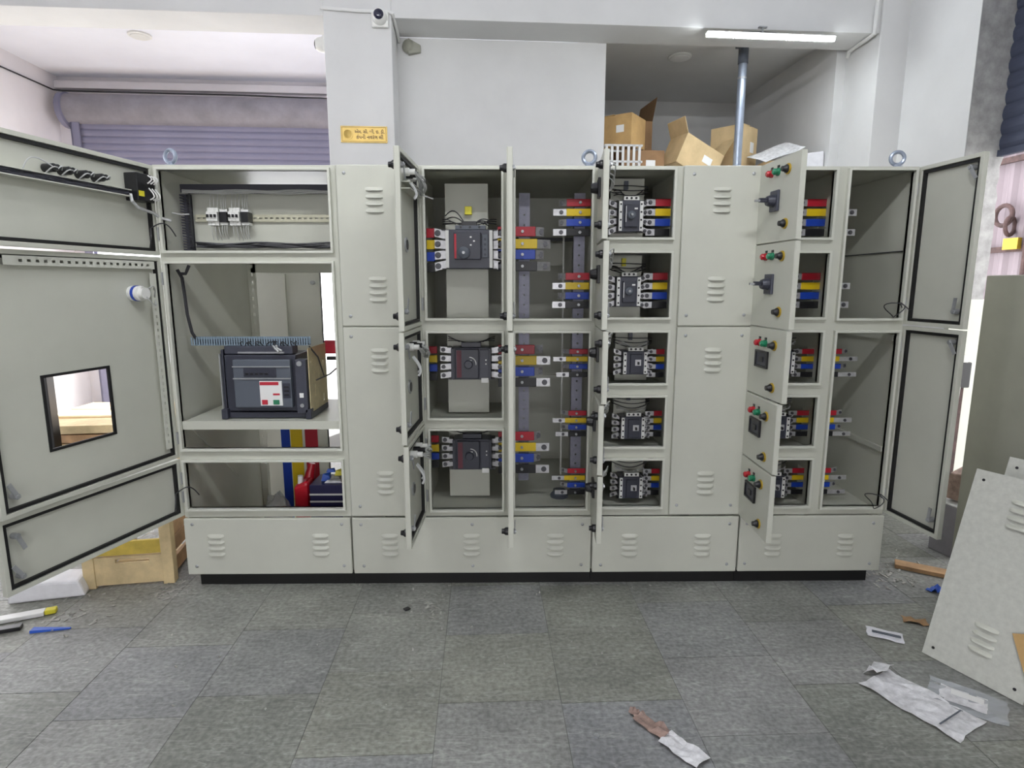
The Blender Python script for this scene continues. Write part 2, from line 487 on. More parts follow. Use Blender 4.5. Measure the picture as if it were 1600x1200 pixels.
# louvre, shared mesh; front faces -Y, origin at its centre
def louvre_mesh(w=0.084, h=0.021, d=0.012):
    m = MB(); nx = 9; prof = [(0.5, 0.0), (0.30, 0.28), (0.05, 0.66), (-0.18, 0.92), (-0.32, 1.0), (-0.38, 0.96), (-0.38, 0.0)]
    for i in range(nx):
        t = -1 + 2*i/(nx-1)
        k = max(1 - abs(t)**5.0, 0.02)
        for pz, py in prof:
            m.v.append((t*w/2, -d*py*k, pz*h*(0.6 + 0.4*k)))
    n = len(prof)
    for i in range(nx-1):
        for k in range(n-1):
            a = i*n + k
            m.f.append((a, a+1, a+n+1, a+n))
    return m
LOUV = louvre_mesh().mesh('louvre'); LOUV.materials.append(PAINT); LOUV.materials.append(GASKET_SLOT)     # underside coloured black for the shade inside the open slot
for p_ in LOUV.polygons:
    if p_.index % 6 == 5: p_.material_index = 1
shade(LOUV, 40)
SCREW = MB().lathe((0, 0, 0), (0, -1, 0), [(0, 0.008), (0.002, 0.008), (0.004, 0.005)], 12).box(-0.006, -0.0045, -0.0008, 0.006, -0.003, 0.0008).mesh('screw'); shade(SCREW); SCREW.materials.append(STEEL)
def put_louvres(p, x, ztop, y, n=4, pitch=0.0325):
    org = ORG[p]
    for k in range(n):
        link('louvre', LOUV, None, p, (x-org[0], y-org[1], ztop-0.008-k*pitch-org[2]))
def put_screws(p, pts, y):
    org = ORG[p]
    for x, z in pts:
        link('screw', SCREW, None, p, (x-org[0], y-org[1], z-org[2]))
def cover(cab, name, x0, x1, z0, z1, louv, screws, proud=0.022):
    c = part(name, MB().box(x0, D-proud, z0, x1, D-0.001, z1), PAINT, cab, bevel=0.005)
    for x, zt in louv: put_louvres(c, x, zt, D-proud)
    put_screws(c, screws, D-proud)
    return c
def lips(cab, holes):
    for x0, x1, z0, z1 in holes:
        part('opening_lip', MB().ring(x0-0.012, x1+0.012, z0-0.012, z1+0.012, 0.012, D-0.02, D+0.02), LIP, cab, bevel=0.002)
def door(cab, hx, z0, z1, w, ang, s=1, hole=None, t=0.024, label=None):
    g = 0.003
    z0 += g; z1 -= g
    hh = [hole] if hole else []
    m = MB()
    xa, xb = (0, w) if s > 0 else (-w, 0)
    m.sheet(xa, xb, 0, z1-z0, hh, -t, -t+0.003)
    m.ring(xa, xb, 0, z1-z0, 0.018, -t+0.003, 0.0)
    org = ORG[cab]
    d = local('door', m, PAINT, cab, (hx-org[0], D-0.003-org[1], z0-org[2]), (0, 0, R(-ang*s)), bevel=0.0015)
    if label: d['label'] = label
    d['h'] = z1-z0
    local('gasket', MB().ring(xa+0.02, xb-0.02, 0.02, z1-z0-0.02, 0.012, -t+0.003, -0.006), GASKET_SLOT, d)
    for zz in (0.10, (z1-z0)-0.10):
        local('hinge', MB().cyl((0.004*s, 0.004, zz-0.03), (0.004*s, 0.004, zz+0.03), 0.006, n=8), STEEL, d)
    return d, t
def latch(d, x, z, t, a=30):
    m = MB().cyl((0, -t+0.003, 0), (0, 0.006, 0), 0.012, n=10).cyl((0, 0.006, 0), (0, 0.012, 0), 0.008, n=6)
    c, s_ = math.cos(R(a)), math.sin(R(a))
    w = 0.008; L_ = 0.06
    q = [(-s_*w - c*0.01, c*w - s_*0.01), (s_*w - c*0.01, -c*w - s_*0.01), (s_*w + c*L_, -c*w + s_*L_), (-s_*w + c*L_, c*w + s_*L_)]
    m.hexa([(px, 0.004, pz) for px, pz in q] + [(px, 0.008, pz) for px, pz in q])
    local('latch', m, STEEL, d, (x, 0, z))
def knob_out(d, x, z, t, ring=False):     # black quarter-turn lock on the outer face
    local('lock_knob', MB().lathe((x, -t, z), (0, -1, 0), [(0, 0.018), (0.012, 0.018), (0.02, 0.012), (0.03, 0.011)], 14), BPLAST, d, smooth=True)
    if ring: local('lock_ring', MB().lathe((x, -t, z), (0, -1, 0), [(0, 0.023), (0.005, 0.023), (0.007, 0.019)], 14), BRASS, d, smooth=True)

def wires(pts_list, r=0.0025):
    m = MB()
    for pts in pts_list: m.tube(pts, r, 5)
    return m
def arc(p0, p1, sag, n=8):
    p0, p1 = Vector(p0), Vector(p1); sag = Vector(sag)
    return [tuple(p0.lerp(p1, i/n) + sag*math.sin(math.pi*i/n)) for i in range(n+1)]

ROW5 = [(1.768, 2.074), (1.390, 1.695), (1.066, 1.316), (0.744, 0.994), (0.425, 0.671)]
ROW5D = [(1.732, 2.094), (1.353, 1.731), (1.030, 1.352), (0.708, 1.029), (0.385, 0.707)]
ROWB = [(1.387, 2.074), (0.893, 1.314), (0.413, 0.828)]
ROWBD = [(1.352, 2.094), (0.861, 1.351), (0.385, 0.860)]
ROWE = [(1.385, 2.074), (0.418, 1.314)]
ROWED = [(1.352, 2.094), (0.385, 1.351)]

def cabinet(name, label, x0, x1, holes, back=True, left=True, right=True, zbot=ZBASE-0.005):
    t = thing(name, label, 'cabinet', ((x0+x1)/2, D+DEP/2, 0), group='switchgear cabinets of the row')
    part('frame', MB().sheet(x0+0.001, x1-0.001, ZBASE-0.005, ZT, holes, D, D+0.02), PAINT, t, bevel=0.002)
    lips(t, holes)
    part('top_plate', MB().box(x0+0.001, D+0.0205, ZT-0.012, x1-0.001, YB, ZT), PAINT, t)
    part('bottom_plate', MB().box(x0+0.001, D+0.0205, zbot, x1-0.001, YB, zbot+0.013), PAINT, t)
    if left: part('side_wall', MB().box(x0+0.001, D+0.0205, Z0, x0+0.013, YB, ZT-0.0125), PAINT, t)
    if right: part('side_wall', MB().box(x1-0.013, D+0.0205, Z0, x1-0.001, YB, ZT-0.0125), PAINT, t)
    if back: part('rear_cover', MB().box(x0+0.014, YB-0.012, ZBASE+0.01, x1-0.014, YB, ZT-0.013), PAINT, t)
    for yy in (D+0.03, YB-0.06):
        for xx in (x0+0.014, x1-0.054):
            part('base_post', MB().box(xx, yy, Z0, xx+0.04, yy+0.04, ZBASE-0.006), PAINT, t)
    px0 = x0 + (0.045 if x0 < -1.6 else 0); px1 = x1 - (0.045 if x1 > 1.9 else 0)
    part('plinth', MB().box(px0+0.001, D+0.012, 0.001, px1-0.001, D+0.052, Z0-0.001), BLACK, t)
    part('plinth', MB().box(px0+0.001, YB-0.06, 0.001, px1-0.001, YB-0.02, Z0-0.001), BLACK, t)
    return t
def eyebolt(cab, x):
    part('lifting_eye', MB().torus((x, D+0.03, ZT+0.042), (0.25, 1, 0), 0.029, 0.009).cyl((x, D+0.03, ZT), (x, D+0.03, ZT+0.014), 0.014, n=12).cyl((x, D+0.03, ZT), (x, D+0.03, ZT+0.004), 0.026, n=14), GALV, cab, smooth=True)

def busbar(cab, x_s0, x_s1, z, h, m, ends=(), y=3.085, t=0.008, bolts=()):
    b = part('busbar', MB().box(x_s0, y, z-h/2, x_s1, y+t, z+h/2), m, cab, bevel=0.0025)
    for e0, e1, dy in ends:     # bare tinned ends; dy cranks the tip backwards
        if dy:
            q = [(e0, y+0.001), (e1, y+dy+0.001), (e1, y+dy+t-0.001), (e0, y+t-0.001)]
            mm = MB().hexa([(a, c, z-h/2+0.002) for a, c in q] + [(a, c, z+h/2-0.002) for a, c in q])
        else:
            mm = MB().box(e0, y+0.001, z-h/2+0.002, e1, y+t-0.001, z+h/2-0.002)
        part('bare_end', mm, TIN, b)
        xb = e0*0.4 + e1*0.6; yb = y + (dy or 0)*0.6
        part('bolt', MB().cyl((xb, yb, z), (xb, yb-0.009, z), h*0.2, n=6).cyl((xb, yb, z), (xb, yb-0.003, z), h*0.3, n=12), ZBOLT, b)
    for xb in bolts:
        part('bolt', MB().cyl((xb, y, z), (xb, y-0.008, z), min(0.008, h*0.24), n=6).cyl((xb, y-0.008, z), (xb, y-0.014, z), min(0.005, h*0.15), n=8), STEEL, b)
    return b
PH = [RED, YEL, BLU, BLK]

# ---- cabinet 1: incomer with the air circuit breaker, open at the back
XA0, XA1 = -1.635, -0.785
HA = [(-1.606, -0.822, 1.705, 2.070), (-1.606, -0.822, 0.738, 1.645), (-1.606, -0.822, 0.424, 0.669)]
ca = cabinet('switchgear_cabinet', 'leftmost pebble grey cabinet with wide doors open to the left and air circuit breaker shelf', XA0, XA1, HA, back=False, zbot=Z0)
cover(ca, 'base_cover', XA0+0.002, XA1-0.004, Z0, ZBASE-0.006, [(-1.476, 0.29), (-0.945, 0.29)], [(-1.59, 0.345), (-0.833, 0.343), (-1.585, 0.118), (-0.83, 0.117)])
eyebolt(ca, -1.56)
dA1, t_ = door(ca, XA0+0.004, 1.680, 2.094, 0.845, 101)
dA2, t_ = door(ca, XA0+0.004, 0.690, 1.678, 0.845, 104, hole=(0.325, 0.618, 0.205, 0.500), label='large door with square window cut-out')
dA3, t_ = door(ca, XA0+0.004, 0.385, 0.688, 0.845, 106)
local('window_trim', MB().ring(0.319, 0.624, 0.199, 0.506, 0.011, -t_-0.003, -t_+0.007), GASKET_SLOT, dA2)
latch(dA2, 0.785, 0.075, t_, 65); latch(dA2, 0.785, 0.90, t_, 250); latch(dA3, 0.785, 0.22, t_, 250); latch(dA3, 0.785, 0.06, t_, 60)
def angle_rail(d, p0, p1, w, name='stiffener'):       # perforated angle on the inside of a door
    horizontal = abs(p1[0]-p0[0]) > abs(p1[1]-p0[1])
    x0, x1 = sorted((p0[0], p1[0])); z0, z1 = sorted((p0[1], p1[1]))
    m = MB()
    if horizontal:
        m.sheet(x0, x1, z0, z0+w, [(x0+0.03+k*0.032, x0+0.044+k*0.032, z0+w*0.35, z0+w*0.65) for k in range(int((x1-x0-0.05)/0.032))], 0.001, 0.003)
        m.box(x0, -0.02, z0, x1, 0.001, z0+0.002)
    else:
        m.sheet(x0, x0+w, z0, z1, [(x0+w*0.35, x0+w*0.65, z0+0.03+k*0.032, z0+0.044+k*0.032) for k in range(int((z1-z0-0.05)/0.032))], 0.001, 0.003)
        m.box(x0, -0.02, z0, x0+0.002, 0.001, z1)
    return local(name, m, LIP, d)
angle_rail(dA2, (0.045, 0.925), (0.72, 0.925), 0.035)
angle_rail(dA2, (0.042, 0.06), (0.042, 0.905), 0.035)
# heater lamp near the hinge
local('lamp_holder', MB().lathe((0.16, -0.02, 0.815), (0, 1, 0), [(0, 0.034), (0.05, 0.034), (0.052, 0.026), (0.075, 0.026)], 16), WHITE, dA2, smooth=True)
local('lamp_band', MB().lathe((0.16, 0.0, 0.815), (0, 1, 0), [(0, 0.0355), (0.014, 0.0355)], 16), BLU, dA2)
local('lamp_wire', wires([arc((0.15, 0.05, 0.83), (0.06, 0.003, 0.80), (0, 0.02, 0.03)), arc((0.16, 0.055, 0.80), (0.06, 0.003, 0.78), (0, 0.02, -0.03))]), WIRE, dA2)
# door A1: duct with wiring, lamp backs, meter
zA = 1.683
local('wiring_duct', MB().box(0.165, -0.02, 1.928-zA, 0.80, 0.028, 1.932-zA).box(0.165, -0.02, 1.955-zA, 0.80, 0.028, 1.958-zA).box(0.165, -0.02, 1.932-zA, 0.80, -0.016, 1.955-zA), LIP, dA1)
local('wire_bundle', wires([[(0.17+0.63*i/12, 0.012+0.006*math.sin(i*1.7+k), 1.937-zA+0.005*k+0.002*math.sin(i*2.3+k*2)) for i in range(13)] for k in range(4)], 0.004), DUCTD, dA1)
for k, x in enumerate((0.525, 0.46, 0.383, 0.307)):
    local('indicator_body', MB().lathe((x, -0.02, 1.985-zA), (0, 1, 0), [(0, 0.016), (0.045, 0.016), (0.047, 0.012), (0.062, 0.012)], 12), BPLAST, dA1, smooth=True)
    local('indicator_wire', wires([arc((x, 0.04, 1.985-zA), (x+0.03, 0.01, 1.957-zA), (0.012, 0.02, 0.01)), arc((x, 0.04, 1.98-zA), (x-0.035, 0.02, 1.982-zA), (0, 0.012, 0.012))]), WIRE, dA1)
local('indicator_wire', wires([arc((0.53, 0.03, 1.985-zA), (0.64, 0.01, 1.955-zA), (0.03, 0.01, 0.035), 12)]), WIRE, dA1)
mt = local('meter_body', MB().box(0.055, -0.02, 1.915-zA, 0.15, 0.045, 2.035-zA).box(0.03, -0.02, 1.935-zA, 0.055, 0.03, 2.02-zA), BPLAST, dA1, bevel=0.003)
local('meter_tag', MB().box(0.115, 0.045, 1.935-zA, 0.145, 0.047, 1.958-zA), YTAG, dA1)
for k in range(3):
    local('meter_wire', wires([arc((0.05+0.018*k, 0.047, 2.03-zA), (0.055+0.018*k, 0.047, 1.995-zA), (0, 0.02, 0)), arc((0.05+0.018*k, 0.047, 1.975-zA), (0.045+0.018*k, 0.04, 1.925-zA), (0, 0.025, -0.01))], 0.003), WHITE, dA1)
local('cable', wires([[(0.165, 0.02, 1.94-zA), (0.17, 0.03, 1.91-zA), (0.14, 0.03, 1.885-zA), (0.09, 0.025, 1.878-zA), (0.04, 0.02, 1.872-zA), (0.0, 0.02, 1.855-zA), (-0.03, 0.05, 1.845-zA)]], 0.007), WIRE, dA1)
for dd, zz in ((dA1, 0.07), (dA3, 0.08)):
    local('earth_wire', wires([arc((0.06, 0.0, zz-0.04), (0.05, 0.005, zz+0.05), (0.03, 0.03, 0.0), 10), arc((0.05, 0.005, zz+0.05), (-0.04, 0.06, zz+0.02), (0, 0.01, 0.04), 10)], 0.003), DWIRE, dd)
# top compartment: mounting plate, ducts, rail, modular breakers
part('mounting_plate', MB().box(-1.60, 3.115, 1.712, -0.83, 3.119, 2.035), PAINT, ca)
def slotted_duct(cab, x0, x1, z0, z1, y0, y1, m, vertical=False, name='wiring_duct'):
    q = MB()
    q.box(x0, y1-0.003, z0, x1, y1, z1)
    if not vertical:
        n = int((x1-x0)/0.0125)
        for k in range(n):
            x = x0 + k*(x1-x0)/n
            for za, zb in ((z0, z0+0.003), (z1-0.003, z1)):
                q.box(x+0.001, y0, za, x+0.0085, y1-0.003, zb)
        q.box(x0, y0-0.002, z0, x1, y0, z1)
        q.box(x0, y0+0.02, z0+0.004, x1, y1-0.003, z1-0.004)
    else:
        n = int((z1-z0)/0.0125)
        for k in range(n):
            z = z0 + k*(z1-z0)/n
            for xa, xb in ((x0, x0+0.003), (x1-0.003, x1)):
                q.box(xa, y0, z+0.001, xb, y1-0.003, z+0.0085)
        q.box(x0, y1-0.02, z0, x1, y1-0.003, z1)
        for k in range(n):
            z = z0 + k*(z1-z0)/n
            q.box(x0+0.003, y0, z+0.001, x1-0.003, y0+0.002, z+0.008)
    return part(name, q, m, cab)
slotted_duct(ca, -1.60, -0.84, 1.995, 2.035, 3.075, 3.114, DUCTD)
slotted_duct(ca, -1.600, -1.566, 1.715, 1.99, 3.06, 3.114, DUCTD, True)
part('cable_bundle', wires([[(-1.545+0.70*i/14, 3.08+0.006*math.sin(i*1.3+k*2), 1.735+0.008*(k % 3)+0.004*math.sin(i*0.9+k)) for i in range(15)] for k in range(5)] + [[(-1.555, 3.07, 1.99-0.25*i/10+0.0) for i in range(11)]], 0.005), DWIRE, ca)
part('cable_bundle', wires([[(-1.59+0.74*i/14, 3.068+0.004*math.sin(i+k), 1.992+0.006*k+0.003*math.sin(i*1.1+k)) for i in range(15)] for k in range(3)] + [[(-1.61, 3.0, 1.89), (-1.58, 3.03, 1.885), (-1.56, 3.06, 1.89)]], 0.004), WIRE, ca)
part('din_rail', MB().sheet(-1.552, -0.83, 1.858, 1.893, [(-1.54+0.028*k, -1.525+0.028*k, 1.872, 1.879) for k in range(25)], 3.10, 3.102).box(-1.552, 3.102, 1.858, -0.83, 3.114, 1.861).box(-1.552, 3.102, 1.890, -0.83, 3.114, 1.893), DIN, ca)
def modular_breaker(x, label):
    t = thing('modular_breaker', label, 'circuit breaker', (x, 3.07, 1.835), group='modular breakers on the rail')
    for k in range(3):
        xx = x + k*0.0178
        part('pole', MB().box(xx, 3.045, 1.835, xx+0.0172, 3.099, 1.92).box(xx, 3.03, 1.855, xx+0.0172, 3.045, 1.90), WHITE, t, bevel=0.001)
        part('toggle', MB().box(xx+0.004, 3.02, 1.872, xx+0.013, 3.03, 1.886), BPLAST, t)
    part('wire', wires([arc((x+0.009+k*0.0178, 3.06, 1.918), (x+0.012+k*0.018, 3.07, 1.99), (0.004, -0.015, 0)) for k in range(3)] + [arc((x+0.009+k*0.0178, 3.06, 1.838), (x+0.012+k*0.02, 3.07, 1.765), (0.006, -0.02, 0)) for k in range(3)], 0.0016), WIRE, t)['kind'] = 'stuff'
def relay(x, label):
    t = thing('relay', label, 'relay', (x, 3.07, 1.845), group='relays on the rail')
    part('body', MB().box(x, 3.04, 1.85, x+0.036, 3.099, 1.90), BPLAST, t, bevel=0.002)
    part('terminal_strip', MB().box(x, 3.05, 1.90, x+0.036, 3.09, 1.912).box(x, 3.05, 1.838, x+0.036, 3.09, 1.85), WHITE, t)
    part('wire', wires([arc((x+0.006+k*0.011, 3.06, 1.91), (x+0.008+k*0.011, 3.07, 1.99), (0.003, -0.015, 0)) for k in range(3)] + [arc((x+0.006+k*0.011, 3.06, 1.84), (x+0.004+k*0.012, 3.07, 1.77), (0.004, -0.02, 0)) for k in range(3)], 0.0016), WIRE, t)['kind'] = 'stuff'
modular_breaker(-1.462, 'white three pole modular breaker left of the pair on the rail')
relay(-1.404, 'black plug-in relay between the two white modular breakers')
modular_breaker(-1.356, 'white three pole modular breaker right of the pair on the rail')
relay(-1.299, 'black plug-in relay at right end of the rail devices')
# breaker shelf and what shows behind it
part('shelf', MB().box(-1.60, D+0.021, 0.835, -0.83, 3.50, 0.838).box(-1.604, D+0.001, 0.834, -0.824, D+0.02, 0.876).box(-1.60, D+0.021, 0.870, -0.83, 3.50, 0.874), PAINT, ca)
part('rear_post', MB().sheet(-1.62, -1.57, ZBASE+0.01, ZT-0.014, [(-1.60, -1.588, 0.45+0.05*k, 0.47+0.05*k) for k in range(32)], YB-0.05, YB-0.046), PAINT, ca)
part('rear_post', MB().box(-0.86, YB-0.05, ZBASE+0.01, -0.80, YB-0.01, ZT-0.014), PAINT, ca)
part('rear_rail', MB().box(-1.60, YB-0.05, 1.62, -0.80, YB-0.01, 1.70), PAINT, ca)
def bar_between(p0, p1, w, t):
    p0, p1 = Vector(p0), Vector(p1); d = (p1-p0).normalized(); n = Vector((1, 0, 0)); u = d.cross(n).normalized()
    q = [p0-u*w/2, p0+u*w/2, p0+u*w/2+n*t, p0-u*w/2+n*t]; r = [a+(p1-p0) for a in q]
    return MB().hexa(q + r)
part('brace', bar_between((-1.621, D+0.10, 0.85), (-1.621, D+0.60, 0.42), 0.05, 0.01), PAINT, ca)
cm = MB().box(-1.585, 3.02, 1.243, -0.995, 3.06, 1.2455)
for k in range(47): cm.box(-1.585+k*0.0126, 3.02, 1.2455, -1.585+k*0.0126+0.0075, 3.022, 1.285)
wd = part('wiring_duct', cm, DUCT, ca)
part('duct_back', MB().box(-1.585, 3.057, 1.2456, -0.995, 3.06, 1.285), DUCT, wd)
part('duct_wires', wires([[(-1.58+0.58*i/12, 3.035+0.005*math.sin(i*1.3+k), 1.252+0.007*k+0.003*math.sin(i+k)) for i in range(13)] for k in range(4)], 0.004), DWIRE, wd)
part('cable', wires([[(-1.60, 2.98, 1.62), (-1.585, 2.99, 1.58), (-1.585, 3.0, 1.50), (-1.58, 3.0, 1.40), (-1.57, 3.01, 1.31), (-1.56, 3.03, 1.27)], [(-1.60, 3.0, 1.60), (-1.57, 3.0, 1.60), (-1.56, 3.0, 1.62), (-1.55, 3.0, 1.64)]], 0.008), DWIRE, ca)
busbar(ca, -1.00, -0.84, 1.205, 0.075, RED, y=3.30, t=0.012)
part('busbar_support', MB().box(-0.985, 3.28, 1.135, -0.83, 3.31, 1.155), BPLAST, ca)
for (x0, x1, m) in ((-1.388, -1.335, BLU), (-1.33, -1.258, YEL), (-1.24, -1.163, RED)):
    part('riser_busbar', MB().box(x0, 3.60, 0.09, x1, 3.612, 0.83), m, ca, bevel=0.002)

# the air circuit breaker on its shelf
ac = thing('air_circuit_breaker', 'dark slate air circuit breaker with white push-button label standing on the cabinet shelf', 'circuit breaker', (-1.2, 3.05, 0.876))
x0, x1, zb, zt, yf = -1.425, -0.975, 0.878, 1.255, 2.945
part('cradle', MB().box(x0, yf+0.04, zb, x0+0.012, 3.24, zt-0.03).box(x0, yf+0.03, zb, x1, 3.24, zb+0.03).box(x0, yf+0.0, zb, x0+0.03, yf+0.04, zb+0.05).box(x1-0.03, yf, zb, x1, yf+0.04, zb+0.05), CHAR2, ac, bevel=0.003)
part('body', MB().box(x0+0.02, yf+0.03, zb+0.035, x1-0.075, 3.2, zt-0.055), CHAR2, ac, bevel=0.006)
part('front_cover', MB().box(x0+0.075, yf-0.005, zb+0.06, x1-0.09, yf+0.03, zt-0.075), CHAR3, ac, bevel=0.005)
part('cover_band', MB().box(x0+0.075, yf-0.011, zb+0.205, x1-0.09, yf-0.0055, zb+0.211).box(x0+0.075, yf-0.011, zb+0.265, x1-0.09, yf-0.0055, zb+0.270), STEEL, ac)
part('trip_unit', MB().box(x0+0.13, yf-0.012, zb+0.217, x1-0.16, yf-0.0055, zb+0.262), CHAR2, ac, bevel=0.002)
for k in range(5):
    part('trip_key', MB().box(x0+0.14+0.024*k, yf-0.015, zb+0.228, x0+0.155+0.024*k, yf-0.0122, zb+0.237), BPLAST, ac)
lb = part('label_plate', MB().box(x0+0.205, yf-0.013, zb+0.072, x0+0.315, yf-0.0055, zb+0.196), LABEL, ac, bevel=0.001)
part('label_mark', MB().box(x0+0.207, yf-0.0145, zb+0.176, x0+0.30, yf-0.0132, zb+0.192), LRED, lb)
part('label_flag', MB().box(x0+0.27, yf-0.0145, zb+0.125, x0+0.303, yf-0.0132, zb+0.134), LRED, lb)
part('open_button', MB().box(x0+0.214, yf-0.019, zb+0.078, x0+0.242, yf-0.0132, zb+0.102), LRED, lb, bevel=0.002)
part('close_button', MB().box(x0+0.27, yf-0.019, zb+0.078, x0+0.30, yf-0.0132, zb+0.102), LGRN, lb, bevel=0.002)
part('charging_panel', MB().box(x0+0.318, yf-0.010, zb+0.11, x1-0.095, yf-0.0055, zb+0.185), CHAR2, ac, bevel=0.002)
for k in range(3): part('charging_slot', MB().box(x0+0.325, yf-0.0125, zb+0.122+0.02*k, x1-0.10, yf-0.0102, zb+0.13+0.02*k), BPLAST, ac)
part('control_column', MB().box(x1-0.07, yf, zb+0.03, x1-0.015, yf+0.05, zt-0.075), CHAR, ac, bevel=0.004)
part('column_key', MB().cyl((x1-0.045, yf, zt-0.095), (x1-0.045, yf-0.008, zt-0.095), 0.013, n=14), STEEL, ac)
part('column_label', MB().box(x1-0.053, yf-0.002, zb+0.11, x1-0.033, yf-0.0001, zb+0.133), LABEL, ac)
part('column_button', MB().cyl((x1-0.042, yf, zb+0.07), (x1-0.042, yf-0.006, zb+0.07), 0.01, n=12), STEEL, ac)
part('side_plate', MB().sheet(-3.25, -2.96, zb, zt-0.02, [(-3.2, -3.18, zb+0.24, zb+0.27), (-3.05, -3.04, zb+0.1, zb+0.16), (-3.0, -2.98, zb+0.28, zb+0.29), (-3.12, -3.105, zb+0.17, zb+0.21), (-3.2, -3.175, zb+0.05, zb+0.09)], 0, 0.004).xform(Matrix(((0, 1, 0, x1-0.008), (-1, 0, 0, 0), (0, 0, 1, 0), (0, 0, 0, 1)))), TAN, ac)
part('terminal_block', MB().box(x0+0.02, yf+0.04, zt-0.052, x1-0.09, yf+0.12, zt-0.012), CHAR, ac, bevel=0.003)
part('terminal_bar', MB().box(x0+0.09, yf+0.03, zt-0.048, x1-0.13, yf+0.04, zt-0.04), STEEL, ac)
part('side_bracket', MB().box(x0-0.006, yf+0.03, zb+0.05, x0, yf+0.06, zt-0.05), STEEL, ac)
tw = []
rnd = random.Random(11)
for k in range(16):
    xx = x0+0.10+k*0.018
    tw.append(arc((xx, yf+0.06, zt-0.012), (xx+rnd.uniform(-0.03, 0.03), 3.02, 1.262), (0, -0.02, rnd.uniform(0.0, 0.012))))
part('control_wire', wires(tw, 0.0025), DWIRE, ac)
part('cable_end', wires([[(x0+0.27, yf+0.03, zt-0.01), (x0+0.29, yf+0.0, zt-0.02), (x0+0.31, yf-0.01, zt-0.035)], [(x0+0.285, yf+0.03, zt-0.008), (x0+0.30, yf+0.0, zt-0.018), (x0+0.325, yf-0.01, zt-0.03)]], 0.005), WIRE, ac)
part('control_wire', wires([[(x1-0.01, 3.0, 1.24), (x1+0.015, 3.05, 1.18), (x1+0.02, 3.1, 1.10), (x1+0.01, 3.15, 1.07)], [(x1, 3.05, 1.06), (x1+0.05, 3.12, 1.08), (x1+0.10, 3.2, 1.13)]], 0.004), DWIRE, ac)

